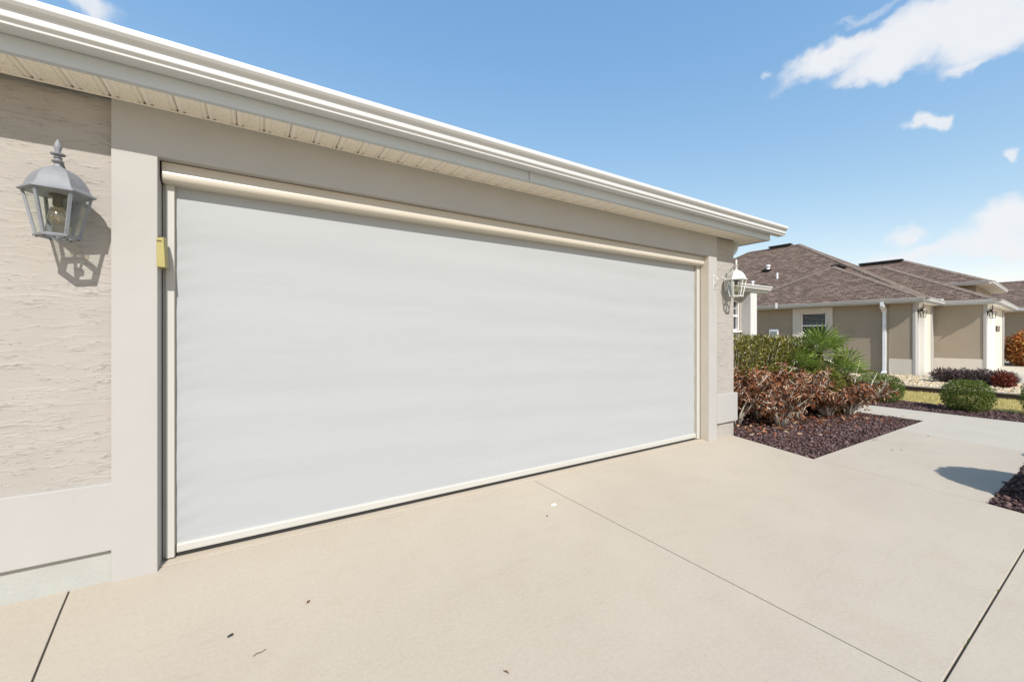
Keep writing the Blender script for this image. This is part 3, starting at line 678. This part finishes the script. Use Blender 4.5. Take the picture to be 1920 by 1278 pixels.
npart('pilaster', MB().box(2.22, 2.60, -.02, .05, -.1, 2.27), M['trim'], bevel=.003)
# second block
U1, V1 = 2.57, -1.15
npart('wall', MB().box(U1, U1 + .2, V1, 0.0, .50, WZ), M['nwall'])
npart('base_band', MB().box(U1 - .014, U1 + .2, V1 + .01, -.021, -.1, .498), M['nband'], bevel=.004)
npart('corner_trim', MB().box(U1 - .022, U1 + .28, V1 - .02, V1 + .045, -.1, 2.27), M['trim'], bevel=.003)
gd = npart('garage_door', MB().box(U1 + .42, U1 + 1.70, V1 + .14, V1 + .19, 0, 2.08), M['white'])
for q in range(1, 5): MB().box(U1 + .42, U1 + 1.70, V1 + .132, V1 + .1395, q * .42, q * .42 + .02).build('rail', M['trim'], gd)
npart('door_frame', MB().box(U1 + .28, U1 + .42, V1 - .012, V1 + .2, -.1, 2.12).box(U1 + 1.70, U1 + 2.32, V1 - .012, V1 + .2, -.1, 2.12).box(U1 + .28, U1 + 2.32, V1 - .008, V1 + .2, 2.12, 2.27), M['white'])
npart('front_wall', MB().box(U1 + 2.32, U1 + 5.0, V1, V1 + .3, -.1, WZ), M['nband'])
npart('pilaster', MB().box(U1 + 5.0, U1 + 5.4, V1 - .03, V1 + 2.5, -.1, 2.27), M['trim'], bevel=.003)
sg = npart('number_plaque', MB().box(U1 + 2.75, U1 + 3.8, V1 - .03, V1 - .002, 1.40, 1.58), M['dark_metal'])
for dx, segs in ((.22, ((0, 0, .10, .03), (0, .03, .03, .1))), (.50, ((0, 0, .03, .12), (0, .05, .1, .03))), (.78, ((0, 0, .1, .03), (.07, 0, .03, .12)))):
    m_ = MB()
    for a_, b_, w_, h_ in segs: m_.box(U1 + 2.75 + dx + a_, U1 + 2.75 + dx + a_ + w_, V1 - .034, V1 - .0305, 1.43 + b_, 1.43 + b_ + h_)
    m_.build('number_stroke', M['nband'], sg)
# window with trim
tr = npart('window_trim', MB().box(-.025, .2, 2.0, 2.18, 1.0, 2.2).box(-.025, .2, 2.93, 3.17, 1.0, 2.2).box(-.025, .2, 2.18, 2.93, 2.03, 2.2).box(-.03, .2, 2.0, 3.17, .86, 1.0), M['nband'], bevel=.004)
w_ = npart('window', MB().box(.04, .10, 2.18, 2.22, 1.0, 2.03).box(.04, .10, 2.89, 2.93, 1.0, 2.03).box(.04, .10, 2.22, 2.89, 1.99, 2.03).box(.04, .10, 2.22, 2.89, 1.56, 1.61).box(.04, .10, 2.22, 2.89, 1.0, 1.04), M['white'])
MB().box(.08, .09, 2.22, 2.89, 1.61, 1.99).build('pane', M['winglass'], w_); MB().box(.08, .09, 2.22, 2.89, 1.04, 1.56).build('pane', M['winglass'], w_)
for q in range(8): MB().box(.07, .079, 2.23, 2.88, 1.63 + q * .045, 1.645 + q * .045).build('blind_slat', M['blind'], w_)
mt_ = npart('meter_box', MB().box(-.07, .02, 3.62, 3.92, 1.02, 1.48), M['pvc'], bevel=.01)
MB().box(-.076, -.0705, 3.66, 3.88, 1.25, 1.40).build('meter_window', M['blind'], mt_)
npart('gate_bracket', MB().box(.005, .02, 4.9, 4.96, 1.0, 1.2), M['white'])
# soffits and eaves. hip blocks: (u0, v0, u1, v1, eave z, pitch)
def hip(u0, v0, u1, v1, ez, p, ridge):
    mb = MB(); hu = (u1 - u0) / 2; hv = (v1 - v0) / 2
    if ridge == 'v': h = hu; a_ = (u0 + hu, v0 + h, ez + p * h); b_ = (u0 + hu, v1 - h, ez + p * h)
    else: h = hv; a_ = (u0 + h, v0 + h, ez + p * h); b_ = (u1 - h, v0 + h, ez + p * h)
    c = [(u0, v0, ez), (u1, v0, ez), (u1, v1, ez), (u0, v1, ez)]
    if ridge == 'v':
        roof_face(mb, [c[0], c[1], a_], (1, 0, 0)); roof_face(mb, [c[1], c[2], b_, a_], (0, 1, 0)); roof_face(mb, [c[2], c[3], b_], (1, 0, 0)); roof_face(mb, [c[3], c[0], a_, b_], (0, 1, 0))
    else:
        roof_face(mb, [c[0], c[1], b_, a_], (1, 0, 0)); roof_face(mb, [c[1], c[2], b_], (0, 1, 0)); roof_face(mb, [c[2], c[3], a_, b_], (1, 0, 0)); roof_face(mb, [c[3], c[0], a_], (0, 1, 0))
    return mb, a_, b_
def caps(rf, segs, p=.54):
    for s0, s1 in segs:
        s0 = Vector(s0); s1 = Vector(s1); L_ = (s1 - s0).length; n = max(1, int(L_ / .2)); m_ = MB()
        d = (s1 - s0); ridge = abs(d.z) < .01; d.z = 0; d.normalize(); w_ = Vector((-d.y, d.x, 0)) * .13
        dn = Vector((0, 0, -.13 * p * (1 if ridge else .7071)))
        for q in range(n):
            l0, l1 = Vector((0, 0, .020)), Vector((0, 0, .010))
            a_ = s0.lerp(s1, q / n) + l0; b_ = s0.lerp(s1, (q + 1.1) / n) + l1
            m_.poly([a_ + w_ + dn, b_ + w_ + dn, b_, a_]); m_.poly([a_, b_, b_ - w_ + dn, a_ - w_ + dn])
            m_.poly([a_ + w_ + dn, a_, a_ - l0, a_ + w_ + dn - l0]); m_.poly([a_, a_ - w_ + dn, a_ - w_ + dn - l0, a_ - l0])
        m_.build('hip_cap', M['cap'], rf, kind='stuff')
mb, a1, b1 = hip(-.29, -.29, 9, 5.71, EZ, .535, 'u'); r1 = npart('roof', mb, M['roof'])
caps(r1, [((-.29, -.29, EZ), a1), ((-.29, 5.71, EZ), a1), (a1, b1)])
MB().bar((a1[0] + .1, a1[1], a1[2] + .05), (a1[0] + 1.9, a1[1], a1[2] + .05), .3, .06).build('ridge_vent', M['ridge_vent'], r1)
mb, a2, b2 = hip(U1 - .29, V1 - .29, U1 + 6.2, V1 + 8, EZ, .54, 'v'); r2 = npart('roof', mb, M['roof'])
caps(r2, [((U1 - .29, V1 - .29, EZ), a2), (a2, b2)])
mb, a3, b3 = hip(1.05, -.28, 11.95, 13, EZ, .63, 'v'); r3 = npart('roof', mb, M['roof'])
caps(r3, [((1.05, -.28, EZ), a3), (a3, b3), ((1.05, 13, EZ), b3)])
MB().bar((a3[0], a3[1] + .35, a3[2] + .06), (a3[0], a3[1] + 1.35, a3[2] + .06), .3, .07).build('ridge_vent', M['ridge_vent'], r3)
Z3 = 3.15
mb, a4, b4 = hip(5, -1.07, 10.2, 7.0, Z3, .523, 'v'); r4 = npart('roof', mb, M['roof'])
caps(r4, [((5, -1.07, Z3), a4), (a4, b4)])
MB().bar((a4[0], a4[1] + .1, a4[2] + .06), (a4[0], a4[1] + 1.6, a4[2] + .06), .3, .07).build('ridge_vent', M['ridge_vent'], r4)
npart('upper_wall', MB().box(5.35, 9.9, -.7, 5, 2.3, Z3 - .1), M['nwall'])
npart('upper_soffit', MB().box(5.0, 10.2, -1.07, 5, Z3 - .1, Z3 - .085), M['soffit'])
def eave_run(pts, z, nm='gutter'):
    for p_, q_ in zip(pts, pts[1:]):
        m_ = MB(); d = Vector((q_[0] - p_[0], q_[1] - p_[1], 0)).normalized(); o_ = Vector((d.y, -d.x, 0)) * 1
        prof = [(0, .10), (0, 0), (.07, 0), (.085, .025), (.088, .055), (.112, .088), (.112, .10)]
        b = 0
        for e_ in (p_, q_): m_.v += [(e_[0] + o_.x * y, e_[1] + o_.y * y, z + zz) for y, zz in prof]
        n = len(prof)
        for k in range(n): k2 = (k + 1) % n; m_.f.append((k, k2, n + k2, n + k))
        m_.f.append(tuple(range(n))); m_.f.append(tuple(reversed(range(n, 2 * n))))
        m_.build(nm, M['gutter'], NB, fix=True)
eave_run([(-.235, 9), (-.235, -.24)], 2.245); eave_run([(-.235, -.238), (U1 - .25, -.238)], 2.243)
eave_run([(U1 - .235, -.25), (U1 - .235, V1 - .24)], 2.246); eave_run([(U1 - .235, V1 - .238), (U1 + 6.2, V1 - .238)], 2.244)
eave_run([(5.03, 3), (5.03, -1.04)], Z3 - .085); eave_run([(5.03, -1.04), (10.2, -1.04)], Z3 - .086)
npart('fascia', MB().box(-.235, -.223, -.235, 9, 2.205, 2.34).box(-.223, U1 - .24, -.235, -.223, 2.206, 2.34).box(U1 - .235, U1 - .223, V1 - .235, -.24, 2.207, 2.34).box(U1 - .223, U1 + 6.2, V1 - .235, V1 - .223, 2.204, 2.34), M['fascia'])
npart('soffit', MB().box(-.223, .12, -.223, 9, 2.215, 2.225).box(.12, U1 - .24, -.223, .3, 2.216, 2.226).box(U1 - .223, U1 + 6.2, V1 - .223, V1 + .02, 2.214, 2.224).box(U1 - .223, U1 + .02, V1 + .02, -.24, 2.213, 2.223), M['soffit'])
npart('roof_patch', MB().box(1.9, 2.2, -.30, -.14, 2.36, 2.42), M['gutter'])
dsn = MB().bar((-.29, .68, 2.26), (-.29, .68, 2.14), .11, .075).bar((-.29, .68, 2.15), (-.022, .68, 1.99), .11, .075).bar((-.022, .68, 2.0), (-.022, .68, .10), .11, .075).bar((-.022, .68, .11), (-.17, .68, .04), .11, .075)
npart('downspout', dsn, M['pvc'])
# roof penetrations
def on_main(u_, v_): return EZ + .63 * (u_ - 1.05)
vt = MB().lathe([(.07, -.05), (.07, .10), (.10, .12), (.11, .17), (.09, .20), (.03, .21)], 14, (4.29, 5.71, on_main(4.29, 0))); npart('roof_vent', vt, M['pvc'], smooth=R(40))
npart('vent_flashing', MB().bar((4.15, 5.9, on_main(4.15, 0) + .03), (4.15, 5.5, on_main(4.15, 0) + .03), .3, .03), M['ridge_vent'])
npart('vent_pipe', MB().tube([(3.35, 4.96, 3.72), (3.35, 4.96, 4.03)], .04, 10), M['pvc'])
npart('gutter_bracket', MB().box(-.47, -.44, 3.5, 3.56, 2.22, 2.42), M['pvc'])
# neighbour lanterns
def nlantern(u_, v_, z_, label):
    c = copy_tree(L1); p = NB.matrix_basis @ Vector((u_, v_, z_)) if False else Matrix.Translation((NA[0], NA[1], 0)) @ Matrix.Rotation(PH, 4, 'Z') @ Vector((u_, v_, z_))
    c.location = p; c.rotation_euler = (0, 0, PH); c['label'] = label; recolor(c, M['lantern'], M['dark_metal']); c.scale = (.82, .82, .95); return c
nlantern(.30, -.014, 1.97, 'dark bronze lantern beside the nearer recessed door of the taupe house')
nlantern(U1 + .12, V1 - .022, 1.97, 'dark bronze lantern over the garage doorway of the taupe house, beside the number plaque')
pad = MB().prism([(16.62, .9), (15.9, .56), (15.9, -9), (42, -9), (42, 1.9), (19.0, 1.2)], -.02, .07).build('neighbor_driveway', M['concrete2']); tag(pad, kind='structure', label='grey concrete driveway in front of the taupe house')

# third house at the right edge
H3 = empty('far_house', (31.0, 1.2, 0), R(3)); tag(H3, 'brown roofed house farthest right behind the taupe house, with white front panels', 'house')
def hpart(nm, mb, mt, **k): return mb.build(nm, mt, H3, **k)
hpart('wall', MB().box(0, .2, .0, 9, -.1, 2.45), M['nwall']); hpart('base_band', MB().box(-.02, .2, 0, 9, -.1, .5), M['nband'])
hpart('wall', MB().box(-.3, 0, -.8, .02, -.1, 2.45), M['nwall'])
for q in range(5): hpart('white_panel', MB().box(.02 + q * .42, .36 + q * .42, -.85, -.72, .0, 2.3), M['white'], bevel=.02)
hpart('front_wall', MB().box(2.1, 6.4, -.8, -.6, -.1, 2.45), M['nwall'])
mb, a5, b5 = hip(-.75, -6, 7.0, 12, 2.5, .42, 'v'); r5 = hpart('roof', mb, M['roof'])
caps(r5, [((-.75, -6, 2.5), a5), (a5, b5)], .42)
hpart('gutter', MB().box(-.87, -.75, -6.1, 12, 2.42, 2.54).box(-.75, 7.0, -6.1, -6, 2.42, 2.54), M['gutter'])
hpart('soffit', MB().box(-.75, 7, -6, .0, 2.38, 2.40).box(-.75, 0, 0, 12, 2.38, 2.40), M['soffit'])
far = copy_tree(L1); far.location = (30.85, .40, 2.05); far.scale = (1.7, 1.7, 1.9); far['label'] = 'globe like bronze lantern at the far house beside the white panels'; recolor(far, M['lantern'], M['dark_metal'])

# ------------------------------------------------------------------ planting
def leaves(name, P, nrm, ln, wd, mt, parent=None, kind='stuff', fold=.25, droop=None, rnd=.9):
    """one diamond, folded leaf per point; P (n,3), nrm outward direction (n,3)"""
    n = len(P); d = nrm + rng.normal(0, rnd, (n, 3))
    if droop is not None: d[:, 2] += droop
    d /= np.linalg.norm(d, axis=1, keepdims=True) + 1e-9
    r = rng.normal(0, 1, (n, 3)); s = np.cross(d, r); s /= np.linalg.norm(s, axis=1, keepdims=True) + 1e-9; u_ = np.cross(s, d)
    L_ = ln * rng.uniform(.6, 1.35, (n, 1)); W_ = wd * rng.uniform(.6, 1.35, (n, 1))
    V = np.zeros((n, 4, 3)); V[:, 0] = P; V[:, 1] = P + d * L_ * .45 + s * W_ * .5 + u_ * W_ * fold; V[:, 2] = P + d * L_; V[:, 3] = P + d * L_ * .45 - s * W_ * .5 + u_ * W_ * fold
    b = (np.arange(n) * 4)[:, None]; T = np.concatenate([b + [0, 1, 2], b + [0, 2, 3]], 0)
    return np_mesh(name, V.reshape(-1, 3), T, mt, parent, kind)
def shell_points(n, rx, ry, rz, cz, power=2.6, depth=.25, bumps=.1, seed=0):
    r = np.random.default_rng(seed); d = r.normal(0, 1, (n, 3)); d /= np.linalg.norm(d, axis=1, keepdims=True)
    k = (np.abs(d[:, 0]) ** power + np.abs(d[:, 1]) ** power + np.abs(d[:, 2]) ** power) ** (-1 / power)
    w = np.sin(d[:, 0] * 7 + seed) * np.sin(d[:, 1] * 6 + 1 + seed) * np.cos(d[:, 2] * 8 + seed) * bumps
    t = 1 - depth * r.random(n) ** 1.7 + w
    P = d * (k * t)[:, None] * np.array([rx, ry, rz]); P[:, 2] += cz
    keep = P[:, 2] > .02; return P[keep], d[keep]
def shrub(name, loc, rx, ry, rz, n, mt, label, cat='shrub', group=None, ln=.03, wd=.018, power=2.4, depth=.35, bumps=.06, stem=True, seed=1):
    r = empty(name, loc); tag(r, label, cat, group)
    P, d = shell_points(n, rx, ry, rz, rz * .98, power, depth, bumps, seed)
    leaves('foliage', P, d * .8, ln, wd, mt, r)
    if stem:
        m_ = MB(); rr = random.Random(seed)
        for q in range(7):
            a = q * .9 + rr.random(); m_.tube([(0.03 * math.cos(a), .03 * math.sin(a), 0), (rx * .35 * math.cos(a), ry * .35 * math.sin(a), rz * .7), (rx * .75 * math.cos(a), ry * .75 * math.sin(a), rz * 1.3)], [.012, .008, .004], 5)
        m_.build('stem', M['trunk'], r)
    return r
shrub('boxwood_shrub', (9.92, -1.12, -.02), .30, .30, .26, 11000, M['box'], 'round clipped green boxwood standing alone between walkway and lawn', ln=.020, wd=.014, bumps=.095, depth=.45, seed=3)
shrub('boxwood_shrub', (9.95, .02, -.02), .34, .36, .27, 11000, M['box'], 'clipped green boxwood to the right of the dead shrubs, near the downspout', ln=.020, wd=.014, bumps=.095, depth=.45, seed=5)
shrub('golden_boxwood', (7.62, .02, .0), .26, .26, .36, 9000, M['gold'], 'golden green clipped shrub behind the dead brown shrubs below the palm', ln=.024, wd=.015, seed=6)
shrub('boxwood_shrub', (10.35, -1.93, -.02), .31, .31, .27, 9000, M['box'], 'clipped boxwood cut by the right edge beside the lawn', ln=.020, wd=.014, bumps=.095, depth=.45, seed=8)
shrub('boxwood_shrub', (8.35, -2.52, -.02), .40, .30, .24, 8000, M['box'], 'dark clipped boxwood at the right edge beside the walkway', ln=.026, wd=.016, seed=9)
shrub('round_shrub', (5.12, -2.80, -.02), .45, .45, .46, 26000, M['box'], 'round shrub just outside the right edge, seen by its shadow on the walkway', ln=.035, wd=.024, seed=11, depth=.5, bumps=.02, power=2.1)
shrub('round_shrub', (6.62, -2.55, -.02), .22, .22, .20, 9000, M['box'], 'smaller round shrub outside the right edge, seen by its shadow', ln=.03, wd=.02, seed=12, depth=.5, bumps=.02)
# hedge of three plants grown together
hx = [(5.62, 1.02), (6.45, .92), (7.25, .85), (7.85, .70)]
for i, (x_, y_) in enumerate(hx):
    lab = ['leafy green hedge shrub against the garage corner', 'olive green hedge shrub second from the garage corner', 'green hedge shrub below the neighbour window, third from the corner', 'green hedge shrub next to the fan palm'][i]
    r = empty('hedge_shrub', (x_, y_, -.02)); tag(r, lab, 'hedge', 'green hedge shrubs behind the dead shrubs')
    P, d = shell_points(9500, .52, .42, .63 - .02 * i, .64, 3.2, .38, .09, 20 + i)
    up = P[:, 2] > .75
    leaves('foliage', P, d * .7 + np.array([0, 0, .35]), .05, .017, M['hedge'], r, rnd=.6)
    P2 = P[P[:, 2] < .6][::3]; leaves('dead_foliage', P2 * np.array([.97, .97, 1]), P2 * .5, .05, .02, M['dead'], r, droop=-.5)
    m_ = MB(); rr = random.Random(i)
    for q in range(14):
        a = q * .7 + rr.random(); k = rr.uniform(.3, .9)
        m_.tube([(.06 * math.cos(a), .06 * math.sin(a), 0), (.25 * k * math.cos(a), .22 * k * math.sin(a), .45), (.48 * k * math.cos(a + .2), .4 * k * math.sin(a + .2), 1.05 + rr.uniform(0, .2))], [.014, .010, .004], 5)
    m_.build('stem', M['bark'], r)
r = empty('dark_twig_plant', (7.0, 1.7, 0)); tag(r, 'thin dark twig rising above the hedge before the white pier', 'plant')
MB().tube([(0, 0, 0), (0, 0, 1.0), (-.06, 0, 1.34), (-.14, .02, 1.42)], [.01, .009, .008, .003], 5).build('stem', M['bark'], r)
# dead croton shrubs with pale branches
def dead_shrub(loc, rad, h, seed, label, nl=420, lean=(0, 0)):
    rr = random.Random(seed); r = empty('dead_shrub', loc); tag(r, label, 'shrub', 'row of dead brown shrubs along the bed')
    tips = []; tiny = MB()
    nb = 16
    for q in range(nb):
        a = 2 * math.pi * q / nb + rr.uniform(-.3, .3); k = rad * rr.uniform(.45, 1.05); hh = h * rr.uniform(.6, 1.0)
        pts = []; rads = []
        for s_ in range(7):
            f = s_ / 6; wob = .028 * f
            pts.append(Vector((.04 * math.cos(a) + k * (f ** 1.15) * math.cos(a + .35 * math.sin(f * 3 + q)) + lean[0] * f + rr.uniform(-wob, wob), .04 * math.sin(a) + k * (f ** 1.15) * math.sin(a + .35 * math.sin(f * 3 + q)) + lean[1] * f + rr.uniform(-wob, wob), hh * (f ** .8) + rr.uniform(-wob, wob))))
            rads.append(.0105 * (1 - f) + .004)
        MB().tube(pts, rads, 6).build('branch', M['bark'], r, smooth=True)
        for s_ in range(3, 7):
            for w_ in range(3):
                p = pts[s_]; d = Vector((rr.uniform(-1, 1), rr.uniform(-1, 1), rr.uniform(-.1, 1.2))).normalized(); l_ = rr.uniform(.05, .15)
                d2 = (d + Vector((rr.uniform(-.5, .5), rr.uniform(-.5, .5), .3))).normalized()
                e1 = p + d * l_ * .5; e2 = e1 + d2 * l_ * .5; tiny.tube([p, e1, e2], [.0045, .0035, .002], 4, cap=False); tips.append((e2, rr.choice((0, .5, 1, 1, 1.4)))); tips.append((e1, rr.choice((0, 0, .5, .8))))
        for s_ in (1, 2, 2):
            p = pts[s_]; e1 = p + Vector((rr.uniform(-.1, .1), rr.uniform(-.1, .1), rr.uniform(.02, .12))); tiny.tube([p, e1], [.005, .002], 4, cap=False)
            if rr.random() < .5: tips.append((e1, .7))
    tiny.build('twig', M['bark'], r, kind='stuff')
    P = []; D = []
    for p, k in tips:
        for _ in range(int(round(k * nl / 50))):
            dd = Vector((rr.gauss(0, 1), rr.gauss(0, 1), rr.gauss(-.35, .6))).normalized()
            o_ = dd * rr.uniform(0, .022); P.append((p.x + o_.x, p.y + o_.y, max(.02, p.z + o_.z))); D.append(tuple(dd))
    P = np.array(P); d = np.array(D)
    leaves('dead_foliage', P, d, .072, .021, M['dead'], r, droop=-.3, rnd=.25, fold=.6)
    # fallen leaves round the foot
    n = 90; Q = np.stack([rng.normal(0, rad * .7, n), rng.normal(0, rad * .7, n), np.full(n, .03)], 1); leaves('fallen_foliage', Q, rng.normal(0, .5, (n, 3)) * [1, 1, .15], .07, .03, M['dead'], r, rnd=.3)
    return r
dead_shrub((5.55, .30, -.01), .42, .74, 1, 'dead brown shrub nearest the garage corner', 520)
dead_shrub((6.0, -.06, -.01), .44, .62, 2, 'dead shrub with pale bare stems low over the lava rock, in the front', 420, (.0, -.02))
dead_shrub((6.35, .42, -.01), .42, .76, 3, 'dead brown shrub in front of the hedge middle', 560)
dead_shrub((6.75, .05, -.01), .42, .66, 4, 'dead brown shrub in the middle of the row under the hedge end', 520)
dead_shrub((7.30, -.12, -.01), .38, .56, 5, 'dead reddish shrub in front of the golden green shrub', 480)
dead_shrub((7.72, -.25, -.01), .36, .48, 6, 'last dead shrub of the row, bare branches reaching over the walkway', 340, (.12, -.05))
lb = empty('bare_branch', (7.85, -.3, 0)); tag(lb, 'long pale bare branch arching right over the walkway', 'branch')
MB().tube([(0, 0, .28), (.18, -.02, .30), (.42, -.05, .40), (.62, -.03, .50), (.84, -.02, .62)], [.009, .009, .008, .006, .003], 6).build('main_stem', M['bark'], lb, smooth=True)
MB().tube([(0, 0, .02), (-.03, 0, .15), (0, 0, .28)], [.012, .010, .009], 6).build('main_stem', M['bark'], lb, smooth=True)
MB().tube([(-.05, 0, .5), (.12, .04, .62), (.26, .05, .74), (.34, .05, .86)], [.008, .008, .006, .003], 6).build('side_stem', M['bark'], lb, smooth=True)
MB().tube([(.42, -.05, .40), (.46, -.10, .32), (.52, -.14, .20)], [.005, .004, .003], 5).build('side_stem', M['bark'], lb, smooth=True)
# dark green leafy filler under the palms
for i, (x_, y_, rx_, h_) in enumerate(((7.1, .45, .34, .40), (7.65, .35, .33, .38), (8.0, -.02, .28, .33))):
    shrub('low_leafy_shrub', (x_, y_, -.01), rx_, .28, h_ * .95, 2600, M['hedge'], ['low dark green shrub behind the golden shrub on its left', 'low dark green shrub under the taller fan palm', 'low dark shrub under the smaller fan palm at the walkway'][i], ln=.05, wd=.02, seed=40 + i, depth=.6)

def frond(parent, crown, az, el, stem_l, fan_r, nseg, m_, seed):
    """petiole + fan of pleated leaflets"""
    rr = random.Random(seed); d = Vector((math.cos(az) * math.cos(el), math.sin(az) * math.cos(el), math.sin(el)))
    p0 = Vector(crown); p1 = p0 + d * stem_l * .5 + Vector((0, 0, .015)); p2 = p0 + d * stem_l
    fr = MB().tube([p0, p1, p2], [.009, .007, .005], 5).build('frond', M['stem'], parent)
    side = d.cross(Vector((0, 0, 1))).normalized(); up = side.cross(d).normalized()
    blade = MB()
    for q in range(nseg):
        t = -1.0 + 2.0 * q / (nseg - 1); ang = t * R(112); ll = fan_r * (1 - .22 * abs(t) ** 2) * rr.uniform(.9, 1.08)
        dd = (d * math.cos(ang) + side * math.sin(ang) + up * (.10 * math.cos(ang))).normalized()
        wv = dd.cross(up).normalized(); w_ = fan_r * .040
        mid = p2 + dd * ll * .55; tip = p2 + dd * ll + Vector((0, 0, -fan_r * rr.uniform(.0, .16)))
        keel = Vector((0, 0, 1)) * -w_ * .55
        b = len(blade.v); blade.v += [tuple(p2), tuple(mid + wv * w_), tuple(mid + keel), tuple(mid - wv * w_), tuple(tip)]
        blade.f += [(b, b + 2, b + 1), (b, b + 3, b + 2), (b + 1, b + 2, b + 4), (b + 2, b + 3, b + 4)]
    blade.build('blade', m_, fr); return fr
def palm(loc, crown_z, fan_r, stem_l, nf, label, seed):
    r = empty('fan_palm', loc); tag(r, label, 'palm'); rr = random.Random(seed)
    t = MB().lathe([(.05, 0), (.055, .1), (.045, crown_z * .5), (.055, crown_z * .85), (.035, crown_z + .02)], 10).build('trunk', M['trunk'], r)
    for q in range(nf):
        az = q * 2.399 + rr.uniform(-.2, .2); el = R(78 - 95 * (q / nf)) + rr.uniform(-.1, .1)
        frond(r, (0, 0, crown_z), az, el, stem_l * rr.uniform(.8, 1.15), fan_r * rr.uniform(.85, 1.15), 17, M['palm'], seed * 50 + q)
    for q in range(3):
        frond(r, (0, 0, crown_z - .05), rr.uniform(0, 6.28), R(-45), stem_l * .8, fan_r * .8, 15, M['palmdry'], seed * 90 + q)
    return r
palm((7.98, .22, 0), .94, .36, .20, 13, 'taller green fan palm in front of the neighbour window edge', 3)
palm((8.02, -.12, 0), .60, .30, .18, 11, 'smaller low fan palm beside the walkway bend', 5)
palm((7.55, .30, 0), .68, .28, .16, 11, 'low fan palm at left under the taller palm, behind dead shrubs', 8)
# purple ground plants in the neighbour pebbles
for i, (x_, y_) in enumerate(((15.0, .10), (15.0, -.22), (15.0, -.55), (14.95, -.85))):
    shrub('purple_plant', (x_, y_, .06), .27, .25, .16, 1400, M['purple'], ['purple grey low spiky plant farthest left behind the boxwood', 'purple grey low plant second from left behind the boxwood', 'purple grey low plant third from left on the pebbles', 'purple grey low plant next to the small red croton'][i], group='purple plants on the neighbour pebbles', ln=.09, wd=.018, seed=60 + i, depth=.8, power=2)
shrub('red_croton', (14.5, -.93, .06), .15, .15, .15, 700, M['redcroton'], 'small dark red croton at the end of the purple plants', ln=.09, wd=.03, seed=70, depth=.8, power=2)
shrub('orange_croton', (25.0, -.22, .06), .62, .62, .66, 5200, M['croton'], 'tall orange red croton bush at the right edge before the far house', ln=.14, wd=.05, seed=71, depth=.8, power=2)
hose = empty('drain_pipe', (24.5, .6, .1)); tag(hose, 'white curved drain pipe lying behind the orange croton', 'pipe')
MB().tube([(0, .3, .02), (.6, 0, .02), (1.2, -.5, .0)], .06, 8).build('pipe', M['pvc'], hose)

# ------------------------------------------------------------------ little things on the concrete
def bit(name, x_, y_, label, cat, mb, m_, rz_=0):
    o = mb.build(name, m_); o.location = (x_, y_, 0); o.rotation_euler = (0, 0, rz_); tag(o, label, cat); return o
lf = MB()
for q in range(6):
    a = (q / 5 - .5) * 2.2; lf.v += [(-.012 + .024 * q / 5, -.007 * math.cos(a), .003 + .003 * math.sin(q)), (-.012 + .024 * q / 5, .007 * math.cos(a), .005)]
for q in range(5): lf.f.append((2 * q, 2 * q + 2, 2 * q + 3, 2 * q + 1))
bit('dry_leaf', -.087, -.75, 'tiny curled dark leaf on the concrete near the left pilaster', 'leaf', lf, M['ink'], .6)
bit('twig', .013, -.924, 'small bent dark twig lying on the driveway', 'twig', MB().tube([(-.022, 0, .003), (-.008, .006, .005), (.006, .004, .003), (.022, .012, .003)], [.0012, .0018, .0016, .001], 5), M['dryleaf'], .1)
bit('dry_leaf', .77, -1.502, 'brown scrap of leaf near the bottom edge of the driveway', 'leaf', MB().poly([(-.014, 0, .002), (0, -.004, .005), (.016, .002, .002), (.004, .006, .006)]), M['dryleaf'], 1.9)
bit('paint_chip', 1.823, -.438, 'white paint chip on the driveway left of the joint', 'chip', MB().prism([(-.022, -.012), (.02, -.014), (.024, .010), (-.018, .013)], .001, .003), M['chip'], .3)
bit('pebble', 1.672, -.559, 'tiny dark pebble below the white paint chip', 'pebble', MB().lathe([(.002, 0), (.006, .003), (.003, .006)], 7), M['ink'])
for x_, y_, lb_ in ((5.773, -1.257, 'left of a pair of dark leaf bits on the walkway'), (5.86, -1.31, 'right of a pair of dark leaf bits on the walkway'), (5.25, -1.179, 'single dark leaf bit on the walkway near the mulch'), (6.956, -1.289, 'dark leaf bit on the walkway joint'), (.204, -.683, 'small olive leaf crumb on the driveway')):
    bit('dry_leaf', x_, y_, lb_, 'leaf', MB().poly([(-.022, -.004, .002), (0, -.011, .006), (.022, .002, .002), (.002, .010, .007)]), M['dryleaf'], rng.uniform(0, 3)).scale = (.7, .7, .7)
# weeds in the wide cross joint
for i, x_ in enumerate((2.62, 2.42, 2.36, 3.02)):
    n = 14; P = np.stack([rng.normal(0, .010, n), rng.normal(0, .004, n), np.full(n, -.008)], 1); r = empty('weed', (x_, CY, 0)); tag(r, ['tiny weed in the wide joint, middle of three', 'tiny weed in the wide joint, lower of three', 'tiny weed nearest the bottom edge in the joint', 'tiny weed farthest up the wide joint'][i], 'weed')
    leaves('foliage', P, np.tile([0, 0, 1.2], (n, 1)), .011, .003, M['box'], r, rnd=.5)
